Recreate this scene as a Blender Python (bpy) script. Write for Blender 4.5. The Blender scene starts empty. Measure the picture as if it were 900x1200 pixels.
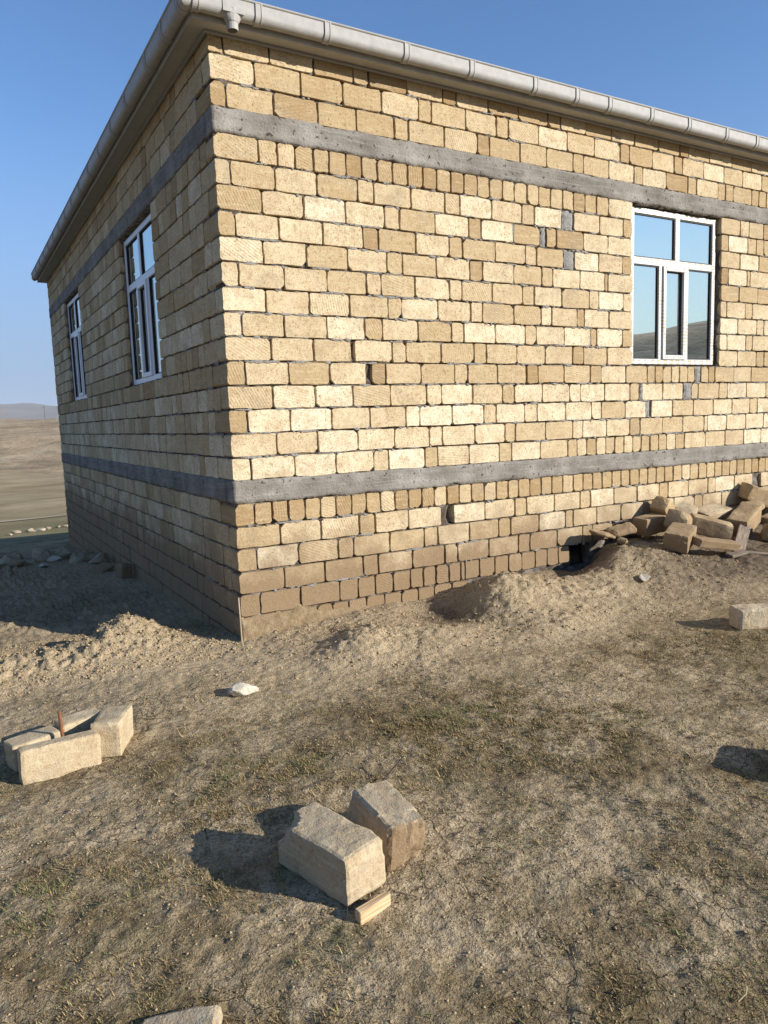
import bpy, bmesh, math, random
import numpy as np
from mathutils import Vector, Matrix

random.seed(7)
RNG = np.random.default_rng(7)
scene = bpy.context.scene
COL = scene.collection
PI = math.pi

# ------------------------------------------------------------------ camera
CAM = np.array([-2.0216, -6.0038, 0.4781])
YAW, PITCH, ROLL, FPX = math.radians(30.077), math.radians(-7.118), math.radians(-1.908), 866.3
cf = np.array([math.sin(YAW)*math.cos(PITCH), math.cos(YAW)*math.cos(PITCH), math.sin(PITCH)])
cr0 = np.array([math.cos(YAW), -math.sin(YAW), 0.0])
cu0 = np.cross(cr0, cf)
cr = math.cos(ROLL)*cr0 + math.sin(ROLL)*cu0
cu = -math.sin(ROLL)*cr0 + math.cos(ROLL)*cu0
camd = bpy.data.cameras.new('camera')
cam = bpy.data.objects.new('camera', camd)
COL.objects.link(cam)
cam.matrix_world = Matrix(((cr[0], cu[0], -cf[0], CAM[0]), (cr[1], cu[1], -cf[1], CAM[1]),
                           (cr[2], cu[2], -cf[2], CAM[2]), (0, 0, 0, 1)))
camd.sensor_fit = 'VERTICAL'
camd.sensor_height = 36.0
camd.lens = 36.0*FPX/1200.0
camd.clip_start = 0.05
camd.clip_end = 20000
scene.camera = cam

# ------------------------------------------------------------------ sky, sun, exposure
SUN_DIR = Vector((0.66, -0.75, 0.375)).normalized()
SUN_EL = math.asin(SUN_DIR.z)
SUN_AZ = math.atan2(SUN_DIR.x, SUN_DIR.y)
world = bpy.data.worlds.new('World')
scene.world = world
world.use_nodes = True
wn = world.node_tree.nodes
wl = world.node_tree.links
bg = wn['Background']
sky = wn.new('ShaderNodeTexSky')
sky.sky_type = 'NISHITA'
sky.sun_disc = False
sky.sun_elevation = SUN_EL
sky.sun_rotation = SUN_AZ
sky.altitude = 0
sky.air_density = 1.0
sky.dust_density = 0.0
sky.ozone_density = 6.0
# pale dusty air towards the horizon, the same all round
tcw = wn.new('ShaderNodeTexCoord'); sxw = wn.new('ShaderNodeSeparateXYZ'); wl.new(tcw.outputs['Generated'], sxw.inputs[0])
mrw = wn.new('ShaderNodeMapRange'); mrw.interpolation_type = 'SMOOTHSTEP'; wl.new(sxw.outputs[2], mrw.inputs[0])
mrw.inputs[1].default_value = 0.0; mrw.inputs[2].default_value = 0.40; mrw.inputs[3].default_value = 0.92; mrw.inputs[4].default_value = 0.0
mxw = wn.new('ShaderNodeMix'); mxw.data_type = 'RGBA'; wl.new(mrw.outputs[0], mxw.inputs[0]); wl.new(sky.outputs['Color'], mxw.inputs[6])
dtw = wn.new('ShaderNodeVectorMath'); dtw.operation = 'DOT_PRODUCT'; wl.new(tcw.outputs['Generated'], dtw.inputs[0]); dtw.inputs[1].default_value = SUN_DIR
mr2 = wn.new('ShaderNodeMapRange'); mr2.interpolation_type = 'SMOOTHSTEP'; wl.new(dtw.outputs['Value'], mr2.inputs[0])
mr2.inputs[1].default_value = 0.25; mr2.inputs[2].default_value = 1.0
mx2 = wn.new('ShaderNodeMix'); mx2.data_type = 'RGBA'; wl.new(mr2.outputs[0], mx2.inputs[0])
mx2.inputs[6].default_value = (1.55, 2.1, 3.2, 1)     # away from the sun
mx2.inputs[7].default_value = (5.0, 5.7, 5.5, 1)      # brighter and whiter round the sun
wl.new(mx2.outputs[2], mxw.inputs[7])
wl.new(mxw.outputs[2], bg.inputs['Color'])
bg.inputs['Strength'].default_value = 0.108
sund = bpy.data.lights.new('sun', 'SUN')
sund.energy = 4.4
sund.angle = math.radians(0.5)
sund.color = (1.0, 0.96, 0.90)
sun = bpy.data.objects.new('sun', sund)
COL.objects.link(sun)
sun.rotation_euler = SUN_DIR.to_track_quat('Z', 'Y').to_euler()
scene.view_settings.view_transform = 'Standard'
scene.view_settings.look = 'None'
scene.view_settings.exposure = 0.8
scene.view_settings.gamma = 1.0

# ------------------------------------------------------------------ noise
_perm = np.random.default_rng(3).permutation(1024)
def _hash(ix, iy):
    return _perm[(_perm[ix & 1023] + iy) & 1023]
_ang = np.random.default_rng(4).random(1024)*2*PI
_gx, _gy = np.cos(_ang), np.sin(_ang)
def perlin(x, y):
    x = np.asarray(x, float); y = np.asarray(y, float)
    ix = np.floor(x).astype(int); iy = np.floor(y).astype(int)
    fx = x-ix; fy = y-iy
    u = fx*fx*fx*(fx*(fx*6-15)+10); v = fy*fy*fy*(fy*(fy*6-15)+10)
    def g(dx, dy):
        h = _hash(ix+dx, iy+dy)
        return _gx[h]*(fx-dx)+_gy[h]*(fy-dy)
    a = g(0, 0)*(1-u)+g(1, 0)*u
    b = g(0, 1)*(1-u)+g(1, 1)*u
    return (a*(1-v)+b*v)*1.5
def fbm(x, y, f, octv=3, seed=0.0, gain=0.5):
    s = 0; a = 1.0
    for i in range(octv):
        s = s + a*perlin(x*f+seed+17.3*i, y*f-seed*1.7+9.1*i)
        f *= 2.03; a *= gain
    return s
def sstep(a, b, x):
    t = np.clip((x-a)/(b-a), 0, 1)
    return t*t*(3-2*t)

# ------------------------------------------------------------------ ground height
WX = [-4, -.05, .8, 1.4, 1.9, 2.5, 3.1, 3.8, 4.3, 4.8, 5.6, 6.2, 7.1, 9, 12]
WZ = [-1.4, -1.36, -1.31, -1.26, -1.28, -1.28, -1.23, -1.18, -1.09, -1.02, -.99, -.96, -.93, -.90, -.90]
PD = [0, 8, 18, 33, 90, 190, 300, 900, 5000]
PZ = [0, -.75, -4.2, -4.9, -6.4, -7.4, -7.0, -8, -8]
def heap(x, y, cx, cy, rx, ry, h, rot=0.0):
    c, s = math.cos(rot), math.sin(rot)
    dx, dy = x-cx, y-cy
    a = (dx*c+dy*s)/rx; b = (-dx*s+dy*c)/ry
    return h*np.exp(-(a*a+b*b))
def ground(x, y, fine=True):
    x = np.asarray(x, float); y = np.asarray(y, float)
    z = np.full(np.broadcast(x, y).shape, -1.385)
    # slope along the left wall and down behind the house
    left = np.interp(y, [-9, 0, 1.4, 3.3, 5.5, 7.8, 10.8, 12], [-1.385, -1.385, -1.47, -1.53, -1.56, -1.68, -1.98, -2.05])
    z = z + (left+1.385)
    # earth banked against the right wall
    wz = np.interp(x, WX, WZ)
    bank = np.where(y > 0, 1.0, np.exp(-(y/np.interp(x, [0, 2, 4, 5.5, 8], [.5, .8, 1.0, 1.5, 1.8]))**2))
    inside = sstep(-.1, .3, x)*sstep(11.6, 10.5, y)
    z = z + (wz+1.385)*bank*inside*np.where(y > 0, np.clip(1-y/6, 0, 1), 1)
    # heaps of spoil
    near = (np.abs(x) < 14) & (np.abs(y) < 14)
    n1 = fbm(x, y, 1.6, 2, 5.0)
    hp = heap(x, y, -1.65, .30, 1.0, .34, .15) + heap(x, y, -.82, .55, .40, .36, .17) + heap(x, y, -2.6, .75, .7, .5, .12)
    hp = hp + heap(x, y, -1.6, 2.6, 1.1, .9, .16) + heap(x, y, -2.4, 5.0, 1.3, 1.2, .25)
    hp = hp + heap(x, y, .78, -.80, .36, .28, .15, .4) + heap(x, y, 1.35, -.95, .5, .3, .07)
    hp = hp + heap(x, y, 2.42, -.52, .42, .40, .24) + heap(x, y, 3.0, -.85, .7, .45, .13)
    hp = hp + heap(x, y, 2.35, -1.35, .45, .25, .07) + heap(x, y, 4.15, -.62, .55, .5, .20) + heap(x, y, 5.1, -1.25, .9, .5, .05)
    hp = hp - heap(x, y, 1.75, -.45, .26, .36, .10) - heap(x, y, 3.6, -.25, .30, .25, .10)
    hp = hp - heap(x, y, 3.98, .1, .24, .26, .34)
    hp = hp*near
    loose = np.clip(hp/.1, 0, 1)
    z = z + hp*(1+.25*n1)
    # far land
    dN = np.sqrt(np.maximum(y-11.5, 0)**2 + np.maximum(-10-x, 0)**2 + np.maximum(x-30, 0)**2)
    z = z + np.interp(dN, PD, PZ)
    far = np.sqrt(x*x+y*y)
    z = z + sstep(12, 40, far)*fbm(x, y, .03, 3, 2.0)*.5 + sstep(100, 600, far)*fbm(x, y, .004, 3, 8.0)*2.0
    # small relief
    z = z + fbm(x, y, .55, 2, 1.0)*.03*sstep(.3, 1.2, np.maximum(-y, -x))
    if fine:
        m = sstep(16, 9, far)
        z = z + m*(fbm(x, y, 5.0, 2, 11.0)*.010 + fbm(x, y, 16, 3, 21.0)*.0058 + perlin(x*45, y*45)*.0032)
        z = z + m*loose*(np.abs(fbm(x, y, 7.0, 3, 31.0))*.05 - .012 + fbm(x, y, 30, 2, 41.0)*.010)*np.where(x < .2, 1.0, .55)
    return z
def gz(x, y):
    return float(ground(np.array([x]), np.array([y]), False)[0])

# ------------------------------------------------------------------ object helpers
def mesh_np(name, V, F, attr=None, smooth=False):
    """V (n,3); F list of faces or (m,k) array."""
    me = bpy.data.meshes.new(name)
    V = np.asarray(V, np.float32)
    if isinstance(F, np.ndarray):
        m, k = F.shape
        me.vertices.add(len(V)); me.vertices.foreach_set('co', V.ravel())
        me.loops.add(m*k); me.loops.foreach_set('vertex_index', F.astype(np.int32).ravel())
        me.polygons.add(m)
        me.polygons.foreach_set('loop_start', np.arange(0, m*k, k, dtype=np.int32))
        me.polygons.foreach_set('loop_total', np.full(m, k, dtype=np.int32))
        me.update(calc_edges=True)
    else:
        me.from_pydata(V.tolist(), [], F)
        me.update()
    if attr is not None:
        a = me.color_attributes.new('tint', 'FLOAT_COLOR', 'POINT')
        a.data.foreach_set('color', np.asarray(attr, np.float32).ravel())
    if smooth:
        me.polygons.foreach_set('use_smooth', np.ones(len(me.polygons), bool))
    return me
def link(name, me, mat, parent=None, loc=(0, 0, 0), rot=(0, 0, 0)):
    o = bpy.data.objects.new(name, me)
    COL.objects.link(o)
    if mat is not None and len(me.materials) == 0:
        me.materials.append(mat)
    if parent is not None:
        o.parent = parent
        b = Vector((0, 0, 0)); q = parent
        while q is not None:
            b = b + Vector(q.location); q = q.parent
        o.location = Vector(loc)-b
    else:
        o.location = loc
    o.rotation_euler = rot
    return o
def tag(o, label=None, cat=None, group=None, kind=None):
    if label: o['label'] = label
    if cat: o['category'] = cat
    if group: o['group'] = group
    if kind: o['kind'] = kind
    return o
def empty(name, loc):
    o = bpy.data.objects.new(name, None)
    o.empty_display_size = .2
    COL.objects.link(o); o.location = loc
    return o
class MB:
    """collects closed pieces for one mesh object"""
    def __init__(s): s.v = []; s.f = []; s.c = []
    def add(s, V, F, c=(0.5, .5, .5, 1)):
        b = len(s.v); s.v += [tuple(p) for p in V]; s.f += [[i+b for i in f] for f in F]
        s.c += [c]*len(V)
    def box(s, a, b, bev=0.0, c=(.5, .5, .5, 1)):
        a = [min(p, q) for p, q in zip(a, b)], [max(p, q) for p, q in zip(a, b)]
        (x0, y0, z0), (x1, y1, z1) = a
        if bev <= 0:
            V = [(x0,y0,z0),(x1,y0,z0),(x1,y1,z0),(x0,y1,z0),(x0,y0,z1),(x1,y0,z1),(x1,y1,z1),(x0,y1,z1)]
            F = [[0,3,2,1],[4,5,6,7],[0,1,5,4],[1,2,6,5],[2,3,7,6],[3,0,4,7]]
        else:
            bm = bmesh.new(); bmesh.ops.create_cube(bm, size=1)
            for v in bm.verts:
                v.co = Vector(((x0+x1)/2+v.co.x*(x1-x0), (y0+y1)/2+v.co.y*(y1-y0), (z0+z1)/2+v.co.z*(z1-z0)))
            bmesh.ops.bevel(bm, geom=bm.edges[:], offset=bev, segments=1, affect='EDGES')
            bm.verts.index_update()
            V = [v.co[:] for v in bm.verts]; F = [[v.index for v in f.verts] for f in bm.faces]
            bm.free()
        s.add(V, F, c)
    def tube(s, pts, r, n=10, cap=True):
        V = []; F = []
        pts = [Vector(p) for p in pts]
        for i, p in enumerate(pts):
            d = (pts[min(i+1, len(pts)-1)]-pts[max(i-1, 0)]).normalized()
            u = d.orthogonal().normalized() if i == 0 else (pu - d*pu.dot(d)).normalized()
            pu = u; w = d.cross(u)
            rr = r[i] if isinstance(r, (list, tuple)) else r
            for k in range(n):
                a = 2*PI*k/n
                V.append(p+u*(rr*math.cos(a))+w*(rr*math.sin(a)))
        for i in range(len(pts)-1):
            for k in range(n):
                F.append([i*n+k, i*n+(k+1) % n, (i+1)*n+(k+1) % n, (i+1)*n+k])
        if cap:
            F.append(list(range(n))[::-1]); F.append([(len(pts)-1)*n+k for k in range(n)])
        s.add(V, F)
    def build(s, name, mat, parent=None, loc=(0, 0, 0), smooth=False, rot=(0, 0, 0)):
        me = mesh_np(name, np.array(s.v)-np.array(loc if parent is not None else (0, 0, 0)), s.f, s.c, smooth)
        return link(name, me, mat, parent, loc, rot)

# ------------------------------------------------------------------ materials
class NT:
    def __init__(s, name):
        s.m = bpy.data.materials.new(name); s.m.use_nodes = True
        s.n = s.m.node_tree.nodes; s.l = s.m.node_tree.links
        s.b = s.n['Principled BSDF']; s.out = s.n['Material Output']
    def new(s, t, **kw):
        o = s.n.new(t)
        for k, v in kw.items(): setattr(o, k, v)
        return o
    def set(s, sock, v):
        if hasattr(v, 'links') or hasattr(v, 'is_linked'): s.l.new(v, sock)
        else: sock.default_value = v
    def noise(s, vec, scale, detail=4, rough=.55, dist=0.0):
        o = s.new('ShaderNodeTexNoise'); s.l.new(vec, o.inputs['Vector'])
        o.inputs['Scale'].default_value = scale; o.inputs['Detail'].default_value = detail
        o.inputs['Roughness'].default_value = rough; o.inputs['Distortion'].default_value = dist
        return o.outputs['Fac']
    def ramp(s, fac, stops):
        o = s.new('ShaderNodeValToRGB'); s.l.new(fac, o.inputs['Fac'])
        e = o.color_ramp.elements
        while len(e) < len(stops): e.new(0.5)
        for i, (p, c) in enumerate(stops):
            e[i].position = p; e[i].color = (*c, 1) if isinstance(c, tuple) else (c, c, c, 1)
        return o.outputs['Color']
    def mix(s, fac, a, b, mode='MIX'):
        o = s.new('ShaderNodeMix', data_type='RGBA', blend_type=mode)
        s.set(o.inputs[0], fac)
        for sk, v in ((o.inputs[6], a), (o.inputs[7], b)):
            if isinstance(v, tuple): sk.default_value = (*v, 1) if len(v) == 3 else v
            else: s.l.new(v, sk)
        return o.outputs[2]
    def math(s, op, a, b=None, clamp=False):
        o = s.new('ShaderNodeMath', operation=op, use_clamp=clamp)
        s.set(o.inputs[0], a)
        if b is not None: s.set(o.inputs[1], b)
        return o.outputs[0]
    def maprange(s, v, a, b, c=0.0, d=1.0):
        o = s.new('ShaderNodeMapRange'); s.l.new(v, o.inputs[0])
        for i, k in enumerate((a, b, c, d)): o.inputs[i+1].default_value = k
        return o.outputs[0]
    def pos(s): return s.new('ShaderNodeNewGeometry').outputs['Position']
    def obj(s): return s.new('ShaderNodeTexCoord').outputs['Object']
    def attr(s):
        a = s.new('ShaderNodeAttribute'); a.attribute_name = 'tint'
        q = s.new('ShaderNodeSeparateColor'); s.l.new(a.outputs['Color'], q.inputs[0])
        return q.outputs
    def xyz(s, v):
        q = s.new('ShaderNodeSeparateXYZ'); s.l.new(v, q.inputs[0]); return q.outputs
    def comb(s, x, y, z):
        q = s.new('ShaderNodeCombineXYZ')
        for i, v in enumerate((x, y, z)): s.set(q.inputs[i], v)
        return q.outputs[0]
    def vadd(s, a, b):
        q = s.new('ShaderNodeVectorMath', operation='ADD'); s.l.new(a, q.inputs[0]); s.l.new(b, q.inputs[1]); return q.outputs[0]
    def bump(s, h, strength, dist=.01, prev=None):
        o = s.new('ShaderNodeBump'); s.l.new(h, o.inputs['Height'])
        o.inputs['Strength'].default_value = strength; o.inputs['Distance'].default_value = dist
        if prev is not None: s.l.new(prev, o.inputs['Normal'])
        return o.outputs[0]
    def done(s, color, rough=.9, normal=None, spec=.25, metal=0.0):
        if isinstance(color, tuple): s.b.inputs['Base Color'].default_value = (*color, 1)
        else: s.l.new(color, s.b.inputs['Base Color'])
        s.set(s.b.inputs['Roughness'], rough)
        s.b.inputs['Specular IOR Level'].default_value = spec
        s.b.inputs['Metallic'].default_value = metal
        if normal is not None: s.l.new(normal, s.b.inputs['Normal'])
        return s.m

def limestone(name, dirt=True, base=None):
    t = NT(name)
    r, g, b = t.attr()[0:3]
    p = t.pos() if dirt else t.obj()
    off = t.comb(t.math('MULTIPLY', g, 37.0), t.math('MULTIPLY', b, 53.0), t.math('MULTIPLY', r, 19.0))
    v = t.vadd(p, off)
    stops = base or [(0.0, (.33, .22, .108)), (.25, (.45, .33, .18)), (.5, (.56, .435, .262)), (.75, (.67, .55, .36)), (1.0, (.77, .67, .475))]
    c = t.ramp(r, stops)
    # blotches, bedding streaks and pits
    n1 = t.noise(v, 7.0, 4, .6)
    c = t.mix(t.maprange(n1, .40, .66, 0, .5), c, (.40, .28, .15))
    n5 = t.noise(v, 2.8, 3, .6, .8)
    c = t.mix(t.maprange(n5, .55, .72, 0, .45), c, (.33, .27, .19))
    sx = t.xyz(v)
    bed = t.noise(t.comb(t.math('MULTIPLY', sx[0], .6), t.math('MULTIPLY', sx[1], .6), t.math('MULTIPLY', sx[2], 5.0)), 9.0, 3, .6, .6)
    c = t.mix(t.maprange(bed, .5, .72, 0, .4), c, (.66, .555, .36))
    n2 = t.noise(v, 120.0, 2, .6)
    c = t.mix(t.maprange(n2, .55, .68, 0, .75 if dirt else .45), c, (.20, .13, .06))
    pit = t.noise(v, 48.0, 3, .6)
    c = t.mix(t.maprange(pit, .60, .68, 0, .75 if dirt else .3), c, (.19, .12, .055))
    n4 = t.noise(v, 26.0, 5, .65)
    c = t.mix(t.maprange(n4, .52, .70, 0, .6), c, (.30, .20, .095))
    if dirt:
        z = t.xyz(p)[2]
        zz = t.math('ADD', z, t.maprange(t.noise(p, 2.2, 4, .6), .25, .75, -.35, .35))
        d = t.maprange(zz, -.45, -.95, 0, .95)
        c = t.mix(d, c, (.255, .175, .10))
        sp = t.noise(p, 60, 3, .6)
        c = t.mix(t.math('MULTIPLY', d, t.maprange(sp, .5, .7, 0, .6)), c, (.17, .115, .065))
    # saw marks: slightly bowed lines, another slant on every block
    ang = t.math('MULTIPLY', g, 2.6)
    ca = t.math('COSINE', ang); sa = t.math('SINE', ang)
    u = t.math('ADD', t.math('MULTIPLY', t.math('ADD', sx[0], sx[1]), ca), t.math('MULTIPLY', sx[2], sa))
    w = t.new('ShaderNodeTexWave'); w.wave_type = 'BANDS'; w.bands_direction = 'X'
    t.l.new(t.comb(u, sx[2], 0.0), w.inputs['Vector'])
    w.inputs['Scale'].default_value = 13; w.inputs['Distortion'].default_value = 1.2; w.inputs['Detail'].default_value = 0
    w.inputs['Detail Scale'].default_value = 1.5
    saw = t.math('MULTIPLY', w.outputs['Fac'], t.maprange(b, .5, .95, 0, 1 if dirt else .25))
    nm = t.bump(saw, .4, .004)
    c = t.mix(t.math('MULTIPLY', t.maprange(saw, .55, .95, 0, .22), 1.0), c, (.40, .30, .18))
    nm = t.bump(pit, -.8, .008, t.bump(n2, .8, .004, nm))
    nm = t.bump(n4, .8, .007, nm)
    return t.done(c, .95, nm, .1)

M = {}
M['brick'] = limestone('limestone_brick')
M['block'] = limestone('weathered_limestone', False, [(0.0, (.33, .275, .20)), (.35, (.43, .34, .22)), (.7, (.51, .405, .255)), (1.0, (.59, .48, .32))])
t = NT('mortar'); p = t.pos()
n = t.noise(p, 9, 4, .6); n2 = t.noise(p, 70, 4, .65)
c = t.ramp(n, [(.3, (.075, .055, .04)), (.5, (.15, .125, .10)), (.7, (.31, .28, .245))])
c = t.mix(t.maprange(n2, .5, .66, 0, .8), c, (.07, .05, .035))
M['mortar'] = t.done(c, 1.0, t.bump(n2, 1.0, .012), .05)
t = NT('mortar_patch'); p = t.pos()
n2 = t.noise(p, 60, 4, .65)
c = t.ramp(n2, [(.3, (.20, .185, .165)), (.7, (.33, .31, .28))])
M['patch'] = t.done(c, 1.0, t.bump(n2, 1.0, .012), .05)
t = NT('ring_beam_concrete'); p = t.pos()
q = t.xyz(p)
n = t.noise(p, 3.0, 5, .6); n2 = t.noise(p, 45, 4, .65); n3 = t.noise(t.comb(t.math('MULTIPLY', q[0], .35), t.math('MULTIPLY', q[1], .35), t.math('MULTIPLY', q[2], 6.0)), 6, 3, .6)
c = t.ramp(n, [(.3, (.15, .132, .108)), (.5, (.22, .197, .165)), (.72, (.33, .302, .26))])
c = t.mix(t.maprange(n3, .52, .7, 0, .5), c, (.35, .33, .30))
c = t.mix(t.maprange(n2, .58, .7, 0, .6), c, (.085, .075, .065))
nv = t.noise(p, 22, 2, .5)
c = t.mix(t.maprange(nv, .64, .70, 0, .85), c, (.05, .042, .035))
M['concrete'] = t.done(c, .95, t.bump(nv, -.7, .01, t.bump(n3, .5, .008, t.bump(n2, 1.0, .010))), .1)
t = NT('white_plastic'); p = t.pos()
n = t.noise(p, 14, 4, .6)
M['gutter'] = t.done(t.ramp(n, [(.3, (.33, .315, .285)), (.7, (.41, .39, .355))]), .6, None, .2)
t = NT('soffit_panel'); p = t.pos()
n = t.noise(p, 5, 4, .6)
M['soffit'] = t.done(t.ramp(n, [(.3, (.36, .34, .30)), (.7, (.43, .41, .37))]), .6, None, .3)
t = NT('soffit_trim'); M['trim'] = t.done((.30, .30, .31), .55, None, .3)
t = NT('roof_sheet'); n = t.noise(t.pos(), 4, 3); M['roof'] = t.done(t.ramp(n, [(.3, (.30, .31, .33)), (.7, (.38, .39, .41))]), .5, None, .4)
# window profile with rows of ochre print on its protective film
t = NT('window_profile'); p = t.pos(); q = t.xyz(p)
u = t.math('ADD', q[0], q[1])
def dash(a, s):  # on/off along a
    return t.math('GREATER_THAN', t.math('FRACT', t.math('MULTIPLY', a, s)), .45)
film = t.maprange(t.noise(p, 45, 2), .40, .52, 0, 1)
prt = t.math('MULTIPLY', t.math('MULTIPLY', dash(t.math('ADD', u, t.math('MULTIPLY', q[2], .13)), 9.0), dash(q[2], 26.0)), film)
c = t.mix(t.math('MULTIPLY', prt, .8), (.56, .56, .545), (.45, .28, .06))
M['pvc'] = t.done(c, .35, None, .45)
t = NT('window_profile_plain'); M['pvc2'] = t.done((.72, .73, .75), .35, None, .45)
t = NT('gasket'); M['gasket'] = t.done((.02, .02, .02), .6)
t = NT('window_glass')
gl = t.new('ShaderNodeBsdfGlossy'); gl.inputs['Color'].default_value = (.93, .97, .92, 1); gl.inputs['Roughness'].default_value = .005
tr = t.new('ShaderNodeBsdfTransparent'); tr.inputs['Color'].default_value = (.55, .65, .68, 1)
mx = t.new('ShaderNodeMixShader'); mx.inputs[0].default_value = .72
t.l.new(tr.outputs[0], mx.inputs[1]); t.l.new(gl.outputs[0], mx.inputs[2]); t.l.new(mx.outputs[0], t.out.inputs['Surface'])
M['glass'] = t.m
t = NT('rusty_iron'); n = t.noise(t.pos(), 40, 4); M['rust'] = t.done(t.ramp(n, [(.3, (.16, .065, .03)), (.7, (.27, .12, .05))]), .85)
t = NT('sawn_wood'); p = t.obj(); q = t.xyz(p)
n = t.noise(t.comb(t.math('MULTIPLY', q[0], 2.0), t.math('MULTIPLY', q[1], 30.0), t.math('MULTIPLY', q[2], 30.0)), 3, 3)
M['wood'] = t.done(t.ramp(n, [(.35, (.40, .25, .12)), (.6, (.62, .46, .26)), (.8, (.68, .53, .33))]), .8)
t = NT('grey_plank'); p = t.obj(); q = t.xyz(p)
n = t.noise(t.comb(t.math('MULTIPLY', q[0], 2.0), t.math('MULTIPLY', q[1], 30.0), t.math('MULTIPLY', q[2], 30.0)), 3, 3)
M['plank'] = t.done(t.ramp(n, [(.35, (.15, .11, .08)), (.7, (.30, .235, .17))]), .85)
t = NT('dirty_sheet'); n = t.noise(t.pos(), 18, 4); M['sheet'] = t.done(t.ramp(n, [(.35, (.06, .042, .026)), (.7, (.17, .122, .075))]), .9, None, .15)
t = NT('pale_rock'); p = t.obj(); n = t.noise(p, 18, 4)
M['rock'] = t.done(t.ramp(n, [(.3, (.38, .33, .245)), (.7, (.56, .50, .40))]), .95, t.bump(n, .8, .02), .1)
t = NT('brown_stone'); p = t.obj(); n = t.noise(p, 14, 4)
M['stone'] = t.done(t.ramp(n, [(.3, (.27, .205, .13)), (.7, (.43, .345, .23))]), .95, t.bump(n, .8, .02), .1)
t = NT('straw'); M['straw'] = t.done((.40, .32, .19), .8)
t = NT('dark_twig'); M['twig'] = t.done((.06, .045, .035), .9)
t = NT('pole_wood'); M['pole'] = t.done((.10, .085, .07), .9)

# soil: bare pale earth, trampled dead grass, a little green
t = NT('soil'); p = t.pos()
big = t.noise(p, .55, 3, .55); mid = t.noise(p, 2.6, 4, .6); fin = t.noise(p, 19, 5, .65); vf = t.noise(p, 95, 3, .65)
mask = t.attr()[0]      # 1 = loose spoil without growth
soil = t.ramp(fin, [(.25, (.325, .237, .13)), (.5, (.465, .355, .215)), (.75, (.575, .455, .295))])
thatch = t.ramp(fin, [(.3, (.088, .060, .026)), (.52, (.178, .127, .058)), (.75, (.34, .25, .13))])
cover = t.maprange(t.math('ADD', t.math('MULTIPLY', big, .5), t.math('MULTIPLY', mid, .5)), .42, .56)
cover = t.math('MULTIPLY', cover, t.math('SUBTRACT', 1.0, mask), True)
c = t.mix(cover, soil, thatch)
grn = t.maprange(t.noise(t.vadd(p, t.comb(7.0, 3.0, 0.0)), 3.2, 4, .65), .52, .68, 0, .7)
c = t.mix(t.math('MULTIPLY', t.math('MULTIPLY', grn, .8), t.math('SUBTRACT', 1.0, mask), True), c, (.16, .145, .065))
mo = t.noise(p, 42, 4, .7)
c = t.mix(t.math('MULTIPLY', t.maprange(mo, .5, .62, 0, .62), t.math('SUBTRACT', 1.0, t.math('MULTIPLY', mask, .75)), True), c, (.12, .085, .048))
c = t.mix(t.maprange(vf, .53, .68, 0, .7), c, (.11, .08, .05))
c = t.mix(t.maprange(vf, .46, .3, 0, .35), c, (.42, .35, .25))
vo = t.new('ShaderNodeTexVoronoi'); vo.feature = 'DISTANCE_TO_EDGE'; vo.inputs['Scale'].default_value = 8.0
dv = t.new('ShaderNodeTexNoise'); t.l.new(p, dv.inputs['Vector']); dv.inputs['Scale'].default_value = 9
vm = t.new('ShaderNodeVectorMath', operation='MULTIPLY_ADD'); t.l.new(dv.outputs['Color'], vm.inputs[0]); vm.inputs[1].default_value = (.13, .13, .13); t.l.new(p, vm.inputs[2])
t.l.new(vm.outputs[0], vo.inputs['Vector'])
crk = t.maprange(vo.outputs['Distance'], 0.0, .035, 1, 0)
crk = t.math('MULTIPLY', crk, t.maprange(t.noise(p, 1.7, 3), .47, .58, 0, 1))
c = t.mix(t.math('MULTIPLY', crk, .55), c, (.085, .062, .042))
dark_soil_shade = t.attr()[1]      # dark soil by the rubble, plus shade of the hollows painted in
c = t.mix(t.math('MULTIPLY', dark_soil_shade, .8), c, t.ramp(fin, [(.3, (.085, .062, .042)), (.7, (.17, .128, .088))]))
# beyond the plot: dry grey-brown pasture with green towards the house
y = t.xyz(p)[1]
farm = t.noise(p, .02, 5, .6); farm2 = t.noise(t.comb(t.math('MULTIPLY', t.xyz(p)[0], .6), y, 0.0), .09, 7, .72)
fc = t.ramp(farm2, [(.3, (.20, .145, .07)), (.5, (.33, .25, .135)), (.7, (.48, .375, .225))])
fc = t.mix(t.maprange(t.math('ADD', y, t.maprange(farm, .3, .7, -25, 25)), 95, 35, 0, .75), fc, (.135, .135, .06))
c = t.mix(t.maprange(y, 14, 24), c, fc)
nm = t.bump(t.math('MULTIPLY', crk, -1.0), .8, .02)
nm = t.bump(fin, 1.0, .03, nm)
nm = t.bump(vf, 1.0, .010, nm)
M['soil'] = t.done(c, 1.0, nm, .04)
t = NT('hill_earth'); p = t.pos(); q = t.xyz(p)
n = t.noise(p, .03, 8, .7); n2 = t.noise(t.comb(q[0], t.math('MULTIPLY', q[1], .8), q[2]), .06, 7, .72)
c = t.ramp(n, [(.3, (.27, .185, .10)), (.5, (.40, .29, .17)), (.7, (.50, .38, .24))])
c = t.mix(t.maprange(n2, .48, .62, 0, .75), c, (.19, .145, .085))
M['hill'] = t.done(c, 1.0, t.bump(n2, .6, 4.0), .04)
t = NT('mountain_rock'); p = t.pos(); n = t.noise(p, .004, 6, .6)
M['mountain'] = t.done(t.ramp(n, [(.3, (.16, .13, .10)), (.7, (.26, .22, .17))]), 1.0, None, .04)
t = NT('track_dust'); n = t.noise(t.pos(), .2, 4); M['track'] = t.done(t.ramp(n, [(.3, (.40, .31, .20)), (.7, (.46, .37, .25))]), 1.0, None, .04)
t = NT('dry_grass'); r, g, b = t.attr()[0:3]
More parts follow.
